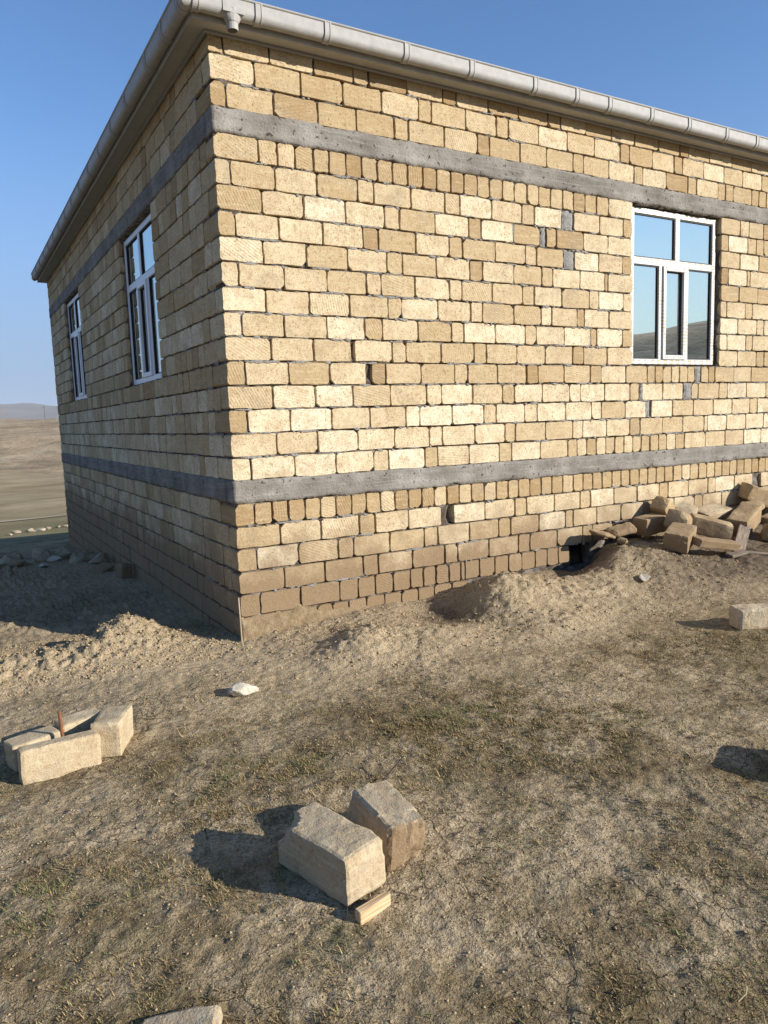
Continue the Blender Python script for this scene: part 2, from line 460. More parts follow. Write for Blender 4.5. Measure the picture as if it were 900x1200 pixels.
c = t.ramp(r, [(0, (.12, .08, .036)), (.4, (.235, .16, .07)), (.74, (.46, .335, .165)), (.80, (.20, .185, .075)), (1.0, (.13, .155, .05))])
M['grass'] = t.done(c, .9, None, .1)
t = NT('earth_clod'); p = t.pos(); n = t.noise(p, 40, 3); r, g, b = t.attr()[0:3]
c = t.mix(t.math('MULTIPLY', r, .9), (.27, .19, .10), (.50, .38, .225))
M['clod'] = t.done(c, 1.0, t.bump(n, .8, .01), .04)
t = NT('mud_plaster'); p = t.pos(); n = t.noise(p, 18, 5, .65); n2 = t.noise(p, 90, 3, .6)
c = t.ramp(n, [(.3, (.19, .132, .072)), (.7, (.33, .245, .145))])
c = t.mix(t.maprange(n2, .54, .68, 0, .6), c, (.12, .085, .05))
M['mud'] = t.done(c, 1.0, t.bump(n2, .8, .008, t.bump(n, .8, .015)), .05)
t = NT('dusty_rock'); n = t.noise(t.obj(), 4, 4); M['farrock'] = t.done(t.ramp(n, [(.3, (.34, .275, .18)), (.7, (.48, .40, .28))]), 1.0, None, .05)

# ================================================================== terrain sheet
def axis(fine, lo, hi, g=1.13):
    """fine: list of (start, stop, step); then growing cells out to lo and hi"""
    a = []
    for s, e, st in fine:
        n = max(1, int(round((e-s)/st)))
        a += list(np.linspace(s, e, n, endpoint=False))
    a.append(fine[-1][1])
    st = fine[-1][2]; x = a[-1]
    while x < hi:
        st *= g[1] if isinstance(g, tuple) else g
        x += st; a.append(x)
    st = fine[0][2]; x = a[0]; b = []
    while x > lo:
        st *= g[0] if isinstance(g, tuple) else g
        x -= st; b.append(x)
    return np.array(b[::-1]+a)
gx = axis([(-3.2, -2.2, .03), (-2.2, 1.2, .013), (1.2, 3.2, .022), (3.2, 6.2, .03)], -5200, 5200, 1.13)
gy = axis([(-5.2, -4.9, .03), (-4.9, -2.3, .013), (-2.3, .2, .017), (.2, 2.0, .03), (2.0, 11.5, .07)], -5200, 5200, (1.13, 1.075))
GX, GY = np.meshgrid(gx, gy)
GZ = ground(GX, GY)
nx, ny = len(gx), len(gy)
V = np.stack([GX.ravel(), GY.ravel(), GZ.ravel()], 1)
idx = np.arange(nx*ny).reshape(ny, nx)
F = np.stack([idx[:-1, :-1].ravel(), idx[:-1, 1:].ravel(), idx[1:, 1:].ravel(), idx[1:, :-1].ravel()], 1)
def spoil(x, y):
    """how much loose, growth-free earth lies here"""
    m = heap(x, y, -1.6, .35, 1.3, .45, 1.3)+heap(x, y, .9, -.75, .6, .45, 1.0)+heap(x, y, 2.4, -.6, .9, .65, 1.2)
    m = m+heap(x, y, 4.3, -.6, 1.1, .8, 1.3)+heap(x, y, 6.2, -.6, 1.6, .9, 1.3)+heap(x, y, 2.2, -1.3, .8, .4, .7)
    m = m+heap(x, y, -1.5, 4, 2.5, 4, 1.2)+heap(x, y, .3, -.2, 1.6, .35, 1.0)+heap(x, y, 1.6, -.85, 2.8, .8, .85)+heap(x, y, 5, -1.6, 1.6, .7, .6)
    return np.clip(m+.25*fbm(x, y, 1.8, 3, 3.0), 0, 1)
def dark_soil_shade(x, y):  # dark soil at the rubble; elsewhere mostly mound and hollow shade painted as colour
    m = heap(x, y, 1.75, -.45, .28, .4, 1.0)+heap(x, y, 3.75, -.3, .35, .25, 1.0)
    m = m+heap(x, y, 5.9, -.95, 1.6, .5, 1.6)+heap(x, y, 6.2, -1.35, 1.5, .28, 1.5)+heap(x, y, 7.2, -.6, .8, .6, 1.0)+heap(x, y, -1.4, 2.4, 1.2, 1.2, .35)+heap(x, y, 3.9, .1, .4, .4, 1.0)
    return np.clip(m+.35*fbm(x, y, 3.0, 3, 13.0)*(m > .05), 0, 1)
sp = spoil(GX, GY).ravel(); dp = dark_soil_shade(GX, GY).ravel()
soil_me = mesh_np('ground', V, F, np.stack([sp, dp, np.zeros_like(sp), np.ones_like(sp)], 1), True)
tag(link('ground', soil_me, M['soil']), kind='structure')

# ------------------------------------------------------------------ far hills
def grid_sheet(name, xs, ys, zf, mat):
    X, Y = np.meshgrid(xs, ys); Z = zf(X, Y)
    V = np.stack([X.ravel(), Y.ravel(), Z.ravel()], 1)
    i = np.arange(X.size).reshape(X.shape)
    F = np.stack([i[:-1, :-1].ravel(), i[:-1, 1:].ravel(), i[1:, 1:].ravel(), i[1:, :-1].ravel()], 1)
    return tag(link(name, mesh_np(name, V, F, None, True), mat), kind='structure')
def hill_z(X, Y):
    t = sstep(185, 520, Y+.12*X+fbm(X, Y, .006, 2, 4.0)*25)
    back = 1-sstep(560, 900, Y)
    z = -9.5+17.2*t*back + fbm(X, Y, .013, 4, 9.0)*1.5*t*back + fbm(X, Y, .05, 3, 19.0)*.35*t
    return z+(.4*fbm(X, Y, .004, 2, 6.0)-.2)
grid_sheet('hill', np.linspace(-420, 520, 150), np.concatenate([np.linspace(150, 600, 130), np.linspace(615, 950, 24)]), hill_z, M['hill'])
def mount_z(X, Y):
    r = sstep(2300, 3050, Y)*(1-sstep(3300, 4300, Y))
    return -14+r*(122+fbm(X, Y, .0016, 5, 14.0)*34)
grid_sheet('mountains', np.linspace(-2600, 3400, 170), np.linspace(2200, 4400, 60), mount_z, M['mountain'])
# the ridge behind the photographer, seen mirrored in the window glass
A = np.radians(np.linspace(95, 265, 150)); RR = np.concatenate([np.linspace(120, 520, 50)])
AA, RA = np.meshgrid(A, RR)
RX, RY = np.sin(AA)*RA, np.cos(AA)*RA
top = 35.2+2.0*fbm(np.degrees(AA)*.2, AA*0, .55, 2, 2.0)-1.6*np.exp(-((np.degrees(AA)-129.6)/1.6)**2)+np.clip((128-np.degrees(AA))*.25, -.5, 4)
RZ = -9+(top+9)*sstep(140, 345, RA)*(1-.5*sstep(370, 520, RA))+fbm(RX, RY, .02, 3, 5.0)*1.2*sstep(150, 300, RA)*sstep(345, 320, RA)
V = np.stack([RX.ravel(), RY.ravel(), RZ.ravel()], 1)
i = np.arange(AA.size).reshape(AA.shape)
F = np.stack([i[:-1, :-1].ravel(), i[:-1, 1:].ravel(), i[1:, 1:].ravel(), i[1:, :-1].ravel()], 1)
tag(link('ridge', mesh_np('ridge', V, F, None, True), M['hill']), kind='structure')
# dusty tracks over the far hill and the field
def far_ground(x, y):
    g0 = float(ground(np.array([x]), np.array([y]), False)[0])
    h0 = float(hill_z(np.array([x]), np.array([y]))[0]) if 150 < y < 900 else -99
    return max(g0, h0)
def track(pts, w):
    V = []; F = []
    P = []
    for a, b in zip(pts[:-1], pts[1:]):
        for k in range(12):
            P.append((a[0]+(b[0]-a[0])*k/12, a[1]+(b[1]-a[1])*k/12))
    for i, (x, y) in enumerate(P):
        q = P[min(i+1, len(P)-1)]; o = P[max(i-1, 0)]
        d = Vector((q[0]-o[0], q[1]-o[1], 0)).normalized(); s = Vector((-d.y, d.x, 0))
        for k in (-1, 0, 1):
            x2, y2 = x+s.x*w/2*k, y+s.y*w/2*k
            V.append((x2, y2, far_ground(x2, y2)+.08))
    for i in range(len(P)-1):
        for k in range(2):
            F.append([i*3+k, i*3+k+1, i*3+k+4, i*3+k+3])
    tag(link('dirt_track', mesh_np('dirt_track', np.array(V), F, None, True), M['track']), kind='structure')
track([(-30, 74), (0, 70), (20, 71), (60, 76)], 1.5)
track([(-40, 280), (4, 290), (60, 330), (84, 380)], 1.0)
track([(-10, 440), (20, 455), (44, 470), (60, 505)], 1.2)

# ================================================================== house
L_R, L_L, Z_TOP = 11.4, 11.1, 3.535     # length of the sunlit wall (x), of the shaded wall (y), underside of the eaves
house = empty('stone_house', (0, 0, -1.37))
tag(house, 'single storey house of bare yellow limestone blocks with white gutter and grey concrete bands', 'house')

ROWS = {
    'T1': (3.59, [0.122, 0.513, 0.911, 1.291, 1.444, 1.841, 2.237, 2.394, 2.774, 3.148, 3.543, 3.716, 4.073, 4.464, 4.818, 5.214, 5.579, 5.729, 6.11, 6.531, 6.92]),
    'T2': (3.39, [0.372, 0.783, 1.182, 1.57, 1.96, 2.105, 2.499, 2.871, 3.021, 3.413, 3.809, 4.201, 4.59, 4.737, 5.11, 5.48, 5.628, 6.003, 6.387, 6.754, 7.144]),
    'T3': (3.19, [0.124, 0.531, 0.931, 1.306, 1.696, 1.847, 2.245, 2.635, 2.781, 3.17, 3.524, 3.896, 4.043, 4.42, 4.81, 4.953, 5.343, 5.727, 5.884, 6.274, 6.421, 6.57, 6.939, 7.086]),
    'R1': (2.8, [0.375, 0.541, 0.701, 0.872, 1.018, 1.184, 1.342, 1.503, 1.664, 1.825, 1.991, 2.147, 2.31, 2.464, 2.626, 2.775, 2.936, 3.089, 3.256, 3.412, 3.575, 3.739, 3.897, 4.064, 4.236, 4.417, 4.793, -6.353, 6.73, 6.905, 7.207]),
    'R2': (2.6, [0.128, 0.511, 0.898, 1.294, 1.456, 1.855, 2.233, 2.407, 2.793, 3.184, 3.35, 3.726, -3.897, 4.283, 4.648, 4.795, -6.361, 6.503, 6.886, 7.062]),
    'R3': (2.4, [0.383, 0.76, 1.163, 1.558, 1.722, 2.116, 2.51, 2.662, 3.072, 3.429, -3.511, 3.653, 4.039, 4.412, 4.798, -6.368, 6.739, 7.125]),
    'R4': (2.2, [0.142, 0.524, 0.932, 1.329, 1.488, 1.894, 2.276, 2.433, 2.832, 3.224, 3.376, 3.749, -3.909, 4.267, 4.644, 4.8, -6.376, 6.509, 6.892, 6.957]),
    'R5': (2.0, [0.374, 0.768, 1.171, 1.574, 1.741, 2.119, 2.515, 2.672, 3.071, 3.444, 3.596, 3.988, 4.362, 4.415, 4.803, -6.383, 6.739, 7.126]),
    'R6': (1.8, [0.144, 0.552, 0.956, 1.351, 1.503, 1.87, 2.265, 2.413, 2.792, 3.185, 3.342, 3.723, 4.128, 4.271, 4.659, 4.805, -6.374, 6.499, 6.869, 7.023]),
    'R7': (1.6, [0.374, 0.775, 1.17, 1.568, 1.718, 2.129, 2.516, 2.662, 3.065, 3.433, 3.581, 3.945, 4.059, 4.433, 4.808, -6.373, 6.728, 7.122, 7.273]),
    'R8': (1.4, [0.15, 0.534, 0.934, 1.317, 1.502, 1.895, 2.282, 2.43, 2.824, 3.215, 3.366, 3.76, 4.15, 4.241, 4.644, 4.81, -6.372, 6.516, 6.897, 7.033]),
    'R9': (1.2, [0.4, 0.796, 1.174, -1.204, 1.601, 1.754, 2.154, 2.545, 2.705, 3.1, 3.489, 3.882, 4.044, 4.404, 4.813, -6.37, 6.738, 7.129, 7.293]),
    'R10': (1.0, [0.159, 0.55, 0.945, 1.319, -1.373, 1.523, 1.913, 2.309, 2.466, 2.841, 3.228, 3.385, 3.756, 4.145, 4.314, 4.708, 5.064, 5.199, 5.332, 5.483, 5.628, 5.778, 5.911, -6.023, 6.17, 6.296, 6.676, 7.037]),
    'R11': (0.8, [0.396, 0.795, 1.168, 1.567, 1.973, 2.148, 2.525, 2.902, 3.06, 3.443, 3.836, 3.996, 4.368, 4.775, 4.931, -4.982, 5.333, 5.695, -5.853, 5.981, 6.383, 6.546, 6.938, 7.351]),
    'R12': (0.6, [0.155, 0.547, 0.947, 1.338, 1.73, 1.888, 2.269, 2.66, 2.816, 3.195, 3.37, 3.775, 4.162, 4.316, 4.702, 5.05, -5.138, 5.508, 5.89, 6.276, 6.651, 7.023, 7.183]),
    'R13': (0.4, [0.41, 0.8, 1.205, 1.599, 1.99, 2.145, 2.538, 2.929, 3.07, 3.483, 3.875, 4.034, 4.4, 4.78, 4.951, 5.342, 5.705, 6.107, 6.173, 6.552, 6.949, 7.323]),
    'R14': (0.2, [0.162, 0.566, 0.973, 1.364, 1.524, 1.931, 2.083, 2.465, 2.851, 3.014, 3.407, 3.804, 3.944, 4.092, 4.24, 4.388, 4.536, 4.683, 4.831, 4.975, 5.121, 5.27, 5.412, 5.576, 5.742, 6.14, 6.528, 6.915, 7.277]),
    'L1': (-0.19, [0.17, 0.334, 0.486, 0.646, 0.797, 0.952, 1.113, 1.266, 1.418, 1.578, 1.732, 1.883, 2.027, 2.18, 2.332, 2.488, 2.649, 2.804, 2.963, 3.104, 3.259, 3.418, 3.572, 3.732, 3.889, 4.037, 4.188, 4.336, 4.492, 4.639, 4.787, 4.94, 5.088, 5.241, 5.393, 5.543, 5.7, 5.855, 6.014, 6.176, 6.331, 6.477, 6.637, 6.782, 6.939, 7.103, 7.244, 7.397]),
    'L2': (-0.387, [0.398, 0.791, 1.185, 1.353, 1.725, 2.113, -2.254, 2.656, 3.052, 3.212, 3.605, 3.99, 4.148, 4.526, 4.913, 5.296, 5.454, 5.83, 6.206, 6.356, 6.74, 7.131, -7.298]),
    'L3': (-0.584, [0.171, 0.563, 0.958, 1.117, 1.51, 1.9, 2.064, 2.451, 2.83, 2.991, 3.382, 3.768, 3.886, 4.253, 4.643, 5.024, 5.181, 5.569, 5.947, 6.109, 6.489, 6.866, 7.289]),
    'L4': (-0.781, [0.417, 0.815, 1.212, 1.375, 1.758, 2.139, 2.3, 2.694, 3.093, 3.255, 3.648, 4.03, 4.187, 4.51, -4.679, 4.939, 5.421, 5.736]),
    'L5': (-0.978, [0.179, 0.565, 0.954, 1.151, 1.332, 1.53, 1.728, 1.878, 2.03, 2.186, 2.334, 2.387, 2.573, 2.774, 2.957, 3.14, 3.325, 3.497, 3.665, 3.831]),
    'L6': (-1.175, [0.368, 0.719, 0.875, 1.043, 1.234, 1.431, 1.623, 1.811, 2.004, 2.222, 2.415]),
}
GAP = .014
bricks = []           # (wall, x0, x1, z0, z1, depth, tint)
def brick_rows_right():
    r = random.Random(11)
    for k, (zt, js) in ROWS.items():
        h = .2 if k[0] in 'TR' else .197
        z1, z0 = zt, zt-h
        # a negative joint closes an empty gap
        out = []
        s = 0.0
        for j in js:
            if j < 0: s = -j; continue
            out.append([s, j]); s = j
        end = 4.45 if k == 'L5' else (3.4 if k == 'L6' else L_R)
        if k == 'L5': s = 4.20
        while s < end-.05 and k not in ('L5', 'L6'):
            w = min(r.choice((.395, .395, .16)) if k not in ('L1',) else .155, end-s)
            out.append([s, s+w]); s += w
        # close bricks over the gaps in js
        for i, (a, b) in enumerate(out):
            bricks.append(['R', a, b, z0, z1, None, k, i])
brick_rows_right()
WIN_L = [(2.15, 3.82), (7.2, 8.95)]
def brick_rows_left():
    r = random.Random(5)
    keys = list(ROWS.keys())
    rows = [(k, ROWS[k][0], .2 if k[0] in 'TR' else .197) for k in keys]
    for i in range(6, 11):
        rows.append(('L%d' % (i+1), -.19-.197*i, .197))
    for k, zt, h in rows:
        z1, z0 = zt, zt-h
        js = ROWS.get(k, (0, [.4]))[1]
        first = (js[0] > .25) if k not in ('L1',) else False
        s = .195 if first else .385
        if k in ('L7', 'L8', 'L9', 'L10', 'L11'): s = 0.0
        i = 0
        spans = [(s, L_L)]
        if k[0] == 'R' and int(k[1:]) <= 9:
            spans = [(s, WIN_L[0][0]), (WIN_L[0][1], WIN_L[1][0]), (WIN_L[1][1], L_L)]
        for a, b in spans:
            s = a
            while b-s > .02:
                w = r.choice((.395, .39, .385, .2, .2, .30, .17)) + r.uniform(-.01, .01)
                if k == 'R10' or k == 'R1': w = r.choice((.2, .17, .39, .2))
                if b-s-w < .1: w = b-s
                bricks.append(['L', s, s+w, z0, z1, None, k, i]); s += w; i += 1
brick_rows_left()

def brick_geo(w, h, depth, rnd, n_c=2):
    """outline of a sawn block with worn arrises: front ring, edge ring, back ring (local x along wall, y outwards = -)"""
    w2, h2 = w/2, h/2
    pts = []
    chip = rnd.random() < .30
    cc = rnd.randrange(4)
    for c, (sx, sz) in enumerate(((1, -1), (1, 1), (-1, 1), (-1, -1))):
        rad = rnd.uniform(.005, .020)
        if chip and c == cc: rad = rnd.uniform(.02, .042)
        rad = min(rad, w2*.6, h2*.6)
        a0 = {(1, -1): -90, (1, 1): 0, (-1, 1): 90, (-1, -1): 180}[(sx, sz)]
        for k in range(n_c):
            a = math.radians(a0+90*k/(n_c-1))
            pts.append((sx*(w2-rad)+rad*math.cos(a), sz*(h2-rad)+rad*math.sin(a)))
        # a point on the edge towards the next corner
        pts.append(None); pts.append(None)
    n = len(pts)
    for i in range(n):
        if pts[i] is None:
            p = pts[i-1]
            last = pts[(i+1) % n] is not None
            q = pts[(i+1) % n] if last else pts[(i+2) % n]
            t = rnd.uniform(.4, .6) if last else rnd.uniform(.2, .45)
            pts[i] = (p[0]*(1-t)+q[0]*t+rnd.uniform(-.0045, .0045), p[1]*(1-t)+q[1]*t+rnd.uniform(-.0045, .0045))
    pts = [(x+rnd.uniform(-.003, .003), z+rnd.uniform(-.003, .003)) for x, z in pts]
    tx, tz = rnd.uniform(-.010, .010), rnd.uniform(-.015, .015)     # set a little out of true
    pr = rnd.uniform(-.001, .006)
    V = []
    ins = rnd.uniform(.0015, .004)
    for x, z in pts:
        fx, fz = x*(1-ins/w2), z*(1-ins/h2)
        V.append((fx, -(pr+fx*tx+fz*tz), fz))
    for x, z in pts: V.append((x, -(pr-.003+x*tx+z*tz)+rnd.uniform(0, .003), z))
    for x, z in pts: V.append((x, depth, z))
    F = [list(range(n))]
    for r in (0, 1):
        for i in range(n):
            j = (i+1) % n
            F.append([r*n+i, (r+1)*n+i, (r+1)*n+j, r*n+j])
    F.append([2*n+i for i in range(n)][::-1])
    return V, F
brnd = random.Random(21)
def tint_for(row, wall, w):
    if row in ('R1', 'L1', 'R10'): v = brnd.gauss(.42, .16)
    elif row[0] == 'T': v = brnd.gauss(.42, .18)
    elif row in ('R11', 'R12', 'R13', 'R14', 'R8', 'R7'): v = brnd.gauss(.74, .20)
    elif row in ('R9',): v = brnd.gauss(.45, .18)
    else: v = brnd.gauss(.60, .22)
    if w < .22: v -= .18
    return min(1, max(0, v)), brnd.random(), brnd.random(), 1
def shows(b):
    """rough area the block shows from the photograph's standpoint"""
    wall, x0, x1, z0, z1 = b[:5]
    c = np.array([(x0+x1)/2, 0, (z0+z1)/2]) if wall == 'R' else np.array([0, (x0+x1)/2, (z0+z1)/2])
    d = c-CAM; r = np.linalg.norm(d)
    n = abs(d[1])/r if wall == 'R' else abs(d[0])/r
    X, Y, Zc = d@cr, d@cu, d@cf
    if abs(X/Zc) > 450/FPX*1.02 or abs(Y/Zc) > 600/FPX*1.02: return 0.0
    if wall == 'R' and z1 < ground(np.array([c[0]]), np.array([-.05]), False)[0]: return 0.0
    if wall == 'L' and z1 < ground(np.array([-.05]), np.array([c[1]]), False)[0]: return 0.0
    return (x1-x0)*(z1-z0)*n/r**2
rank = sorted(range(len(bricks)), key=lambda i: -shows(bricks[i]))
SINGLE = set(rank[:300])
# the two mortar cores, one part each; the blocks sit in them
def core(wall, length, holes, step, fine_to):
    xs = np.concatenate([np.arange(.012, fine_to, step), np.linspace(fine_to, length, 30)])
    beds = [Z_TOP-.145, 3.19, 2.99]+[2.8-.2*i for i in range(15)]+[-.19-.197*i for i in range(13 if wall == 'L' else 9)]
    zs = [Z_TOP+.10]
    for u, d in zip(beds[:-1], beds[1:]):
        zs += [u+.016, u+.005, u-.005, u-.016, (u+d)/2+.03, (u+d)/2-.03]
    zs = np.array(sorted(set(np.round(zs, 4))))
    X, Z = np.meshgrid(xs, zs)
    near_bed = np.min(np.abs(Z[..., None]-np.array(beds)), -1) < .018
    nz = fbm(X, Z, 7, 3, 3.0 if wall == 'R' else 8.0); nf = fbm(X, Z*3, 14, 2, 13.0)
    rec = np.where(near_bed, .024-nz*.030-nf*.020, .042-nz*.02)
    rec = np.clip(rec+RNG.uniform(-.003, .003, X.shape), -.001, .06)
    keep = np.ones((len(zs)-1, len(xs)-1), bool)
    cx, cz = (xs[:-1]+xs[1:])/2, (zs[:-1]+zs[1:])/2
    CX, CZ = np.meshgrid(cx, cz)
    for a, b, z0, z1 in holes:
        keep &= ~((CX > a) & (CX < b) & (CZ > z0) & (CZ < z1))
    n = X.size
    if wall == 'R': V = np.stack([X.ravel(), rec.ravel(), Z.ravel()], 1)
    else: V = np.stack([rec.ravel(), X.ravel(), Z.ravel()], 1)
    i = np.arange(n).reshape(X.shape)
    q = np.stack([i[:-1, :-1], i[:-1, 1:], i[1:, 1:], i[1:, :-1]], -1)[keep]
    if wall == 'L': q = q[:, ::-1]
    # back of the wall and the edges of the openings, so the core has its thickness
    V2 = V.copy(); V2[:, 1 if wall == 'R' else 0] = .19
    q2 = q[:, ::-1]+n
    e = {}
    for f in q:
        for a, b in ((f[0], f[1]), (f[1], f[2]), (f[2], f[3]), (f[3], f[0])):
            if (b, a) in e: del e[(b, a)]
            else: e[(a, b)] = 1
    sd = np.array([[b, a, a+n, b+n] for a, b in e])
    return np.concatenate([V, V2]), np.concatenate([q, q2, sd])
holesR = [(4.79, 6.37, 1.0, 2.8), (2.21, 2.335, -.575, -.395), (6.93, 7.07, -.575, -.395), (3.84, 4.19, -1.25, -.985), (4.28, 4.36, -.97, -.79)]
Vc, Fc = core('R', L_R, holesR, .03, 7.8)
me = mesh_np('wall', Vc-np.array(house.location), Fc, None, False)
wall_r = link('wall', me, M['mortar'], house, tuple(house.location)); wall_r['label'] = 'sunlit wall with one window'
holesL = [(a, b, 1.0, 2.8) for a, b in WIN_L]
Vc, Fc = core('L', L_L, holesL, .04, 11.0)
me = mesh_np('wall', Vc-np.array(house.location), Fc, None, False)
wall_l = link('wall', me, M['mortar'], house, tuple(house.location)); wall_l['label'] = 'shaded wall with two windows'
mb = MB()
mb.box((.2, L_L-.2, -2.9), (L_R, L_L, Z_TOP+.1)); mb.box((L_R-.2, .2, -2.0), (L_R, L_L-.2, Z_TOP+.1))
w3 = mb.build('wall', M['mortar'], house); w3['label'] = 'back and end walls'

rest = MB()
for i, b in enumerate(bricks):
    wall, x0, x1, z0, z1, dep, k, num = b
    w, h = x1-x0-GAP, z1-z0-.015
    if w < .02: continue
    first = (wall == 'R' and x0 < .01)
    if first: w += GAP/2; x0 -= GAP/2+.0
    depth = .175
    if first: depth = .187 if w > .25 else .375
    if wall == 'R' and (abs(x1-4.8) < .03 or abs(x0-6.37) < .03): depth = .19
    brnd.seed(i*7+3)
    V, F = brick_geo(w, h, depth, brnd)
    cx, cz = (x0+x1)/2, (z0+z1)/2
    t = tint_for(k, wall, x1-x0)
    if wall == 'R': loc = (cx, 0, cz)
    else:
        V = [(y, x, z) for x, y, z in V]; F = [f[::-1] for f in F]; loc = (0, cx, cz)
    if i in SINGLE:
        me = mesh_np('brick', np.array(V), F, [t]*len(V))
        link('brick', me, M['brick'], wall_r if wall == 'R' else wall_l, loc)
    else:
        rest.add([(v[0]+loc[0], v[1]+loc[1], v[2]+loc[2]) for v in V], F, t)
o = rest.build('brickwork', M['brick'], house, tuple(house.location)); tag(o, kind='stuff')
# cement squeezed out of the bed joints and smeared over the block edges
srnd = random.Random(77); smr = MB()
def smear(wall, u, z):
    L = srnd.choice((.04, .06, .09, .14))*srnd.uniform(.7, 1.3); h = srnd.uniform(.006, .016); n = 9
    ring = []
    for k in range(n):
        a = 2*PI*k/n; q = srnd.uniform(.65, 1.15)
        ring.append((u+L/2*math.cos(a)*q, z+h*math.sin(a)*q*(1.5 if math.sin(a) < 0 else 1)))
    mid = srnd.uniform(.007, .012)
    V = [(a, .004, b) for a, b in ring]+[(u+(a-u)*.6, -mid*srnd.uniform(.7, 1.1), z+(b-z)*.6) for a, b in ring]
    F = [[k, (k+1) % n, n+(k+1) % n, n+k] for k in range(n)]+[[n+k for k in range(n)], list(range(n))[::-1]]
    if wall == 'L': V = [(y, x, zz) for x, y, zz in V]; F = [f[::-1] for f in F]
    smr.add(V, F)
for q in range(820):
    wall = 'R' if q < 560 else 'L'
    z = srnd.choice([2.8-.2*i for i in range(1, 14)]*2+[-.19-.197*i for i in range(1, 5)]+[3.39, 3.19])
    u = srnd.uniform(.1, 7.5 if wall == 'R' else 9.0)
    if srnd.random() < .5:
        c0 = u; m_ = srnd.randint(1, 3)
    else: c0 = u; m_ = 1
    for j in range(m_):
        uu = c0+j*srnd.uniform(.04, .10)
        op = [(4.70, 6.47)] if wall == 'R' else [(a-.1, b+.1) for a, b in WIN_L]
        if .95 < z < 2.85 and any(a < uu < b for a, b in op): continue
        smear(wall, uu, z+srnd.uniform(-.006, .006))
tag(smr.build('mortar_smears', M['patch'], house, tuple(house.location)), kind='stuff')
# rough cement pointing that fills a few wide joints flush
prnd = random.Random(3)
for a, b, z1 in ((3.74, 3.885, 2.6), (3.44, 3.50, 2.4), (3.06, 3.09, 2.4), (3.77, 3.90, 2.2), (5.93, 6.03, 1.0), (4.955, 5.0, .8), (5.73, 5.87, .8), (5.02, 5.11, .6), (4.13, 4.18, 1.4)):
    z0 = z1-.2
    xs = np.linspace(a-.006, b+.006, 5); zs = np.linspace(z0+.002, z1-.002, 8)
    V = []; F = []
    for zi, z in enumerate(zs):
        for xi, x in enumerate(xs):
            e = (xi in (0, 4)) or (zi in (0, 7))
            V.append((x+prnd.uniform(-.008, .008), (.012 if e else prnd.uniform(-.004, .006)), z+prnd.uniform(-.005, .005)))
    for zi in range(7):
        for xi in range(4):
            q = zi*5+xi; F.append([q, q+1, q+6, q+5])
    V = np.array(V); c_ = (float((a+b)/2), 0.0, float((z0+z1)/2))
    link('mortar_patch', mesh_np('mortar_patch', V-np.array(c_), F), M['patch'], wall_r, c_)

# reinforced concrete bands
def band(wall, length, z0, z1, seed, a0=0.0):
    xs = np.concatenate([np.arange(a0, 8.0, .03), np.linspace(8.0, length, 60)])
    zs = np.linspace(z0, z1, 9)
    X, Z = np.meshgrid(xs, zs)
    Yv = -.009-fbm(X, Z, 4, 3, seed)*.004-fbm(X, Z, 20, 2, seed)*.002+RNG.uniform(-.0012, .0012, X.shape)
    Yv += .006*(np.abs(Z-(z0+z1)/2-.03*fbm(X, Z*0, .5, 2, seed)) < .012)
    lo = fbm(xs, xs*0+seed, 5, 3, seed)*.016+fbm(xs, xs*0, 25, 2, seed+3)*.011-.004
    hi = fbm(xs, xs*0+seed, 6, 3, seed+9)*.010+fbm(xs, xs*0, 25, 2, seed+13)*.009+.003
    Z = Z+np.linspace(1, 0, 9)[:, None]**3*lo[None, :]+np.linspace(0, 1, 9)[:, None]**3*hi[None, :]
    Yv[0] += .006; Yv[-1] += .006
    n = X.size
    i = np.arange(n).reshape(X.shape)
    q = np.stack([i[:-1, :-1], i[:-1, 1:], i[1:, 1:], i[1:, :-1]], -1).reshape(-1, 4)
    V = np.stack([X.ravel(), Yv.ravel(), Z.ravel()], 1); V2 = V.copy(); V2[:, 1] = .188
    e = {}
    for f in q:
        for a, b in ((f[0], f[1]), (f[1], f[2]), (f[2], f[3]), (f[3], f[0])):
            if (b, a) in e: del e[(b, a)]
            else: e[(a, b)] = 1
    F = np.concatenate([q, q[:, ::-1]+n, np.array([[b, a, a+n, b+n] for a, b in e])])
    V = np.concatenate([V, V2])
    if wall == 'L': V = V[:, [1, 0, 2]]; F = F[:, ::-1]
    me = mesh_np('ring_beam', V-np.array(house.location), F, None, False)
    return link('ring_beam', me, M['concrete'], house, tuple(house.location))
for z0, z1, sd in ((2.802, 2.992, 2.0), (-.188, .002, 7.0)):
    band('R', L_R, z0, z1, sd, -.003); band('L', L_L, z0, z1, sd+20, .19)

# mud plastered over the lowest course beside the corner
xs = np.linspace(-.006, 1.25, 64); zs = np.linspace(-1.55, 0, 16)
X, U = np.meshgrid(xs, np.linspace(0, 1, 16))
topz = -1.165+.05*fbm(xs, xs*0, 5, 3, 4.0)-.10*sstep(.5, 1.2, xs)
Z = -1.6+U*(topz+1.6)[None, :]
Yv = -.016-.012*(1-U)+fbm(X, Z, 9, 3, 5.0)*.007+.028*(U > .97)
V = np.stack([X.ravel(), Yv.ravel(), Z.ravel()], 1); V2 = V.copy(); V2[:, 1] = .02
i = np.arange(X.size).reshape(X.shape)
q = np.stack([i[:-1, :-1].ravel(), i[:-1, 1:].ravel(), i[1:, 1:].ravel(), i[1:, :-1].ravel()], 1)
ring = np.concatenate([i[0, :], i[1:, -1], i[-1, -2::-1], i[-2:0:-1, 0]])
sd = np.stack([np.roll(ring, -1), ring, ring+X.size, np.roll(ring, -1)+X.size], 1)
link('mud_plaster', mesh_np('mud_plaster', V.tolist() and np.concatenate([V, V2])-np.array(house.location), np.concatenate([q, q[:, ::-1]+X.size, sd]), None, True), M['mud'], house, tuple(house.location))

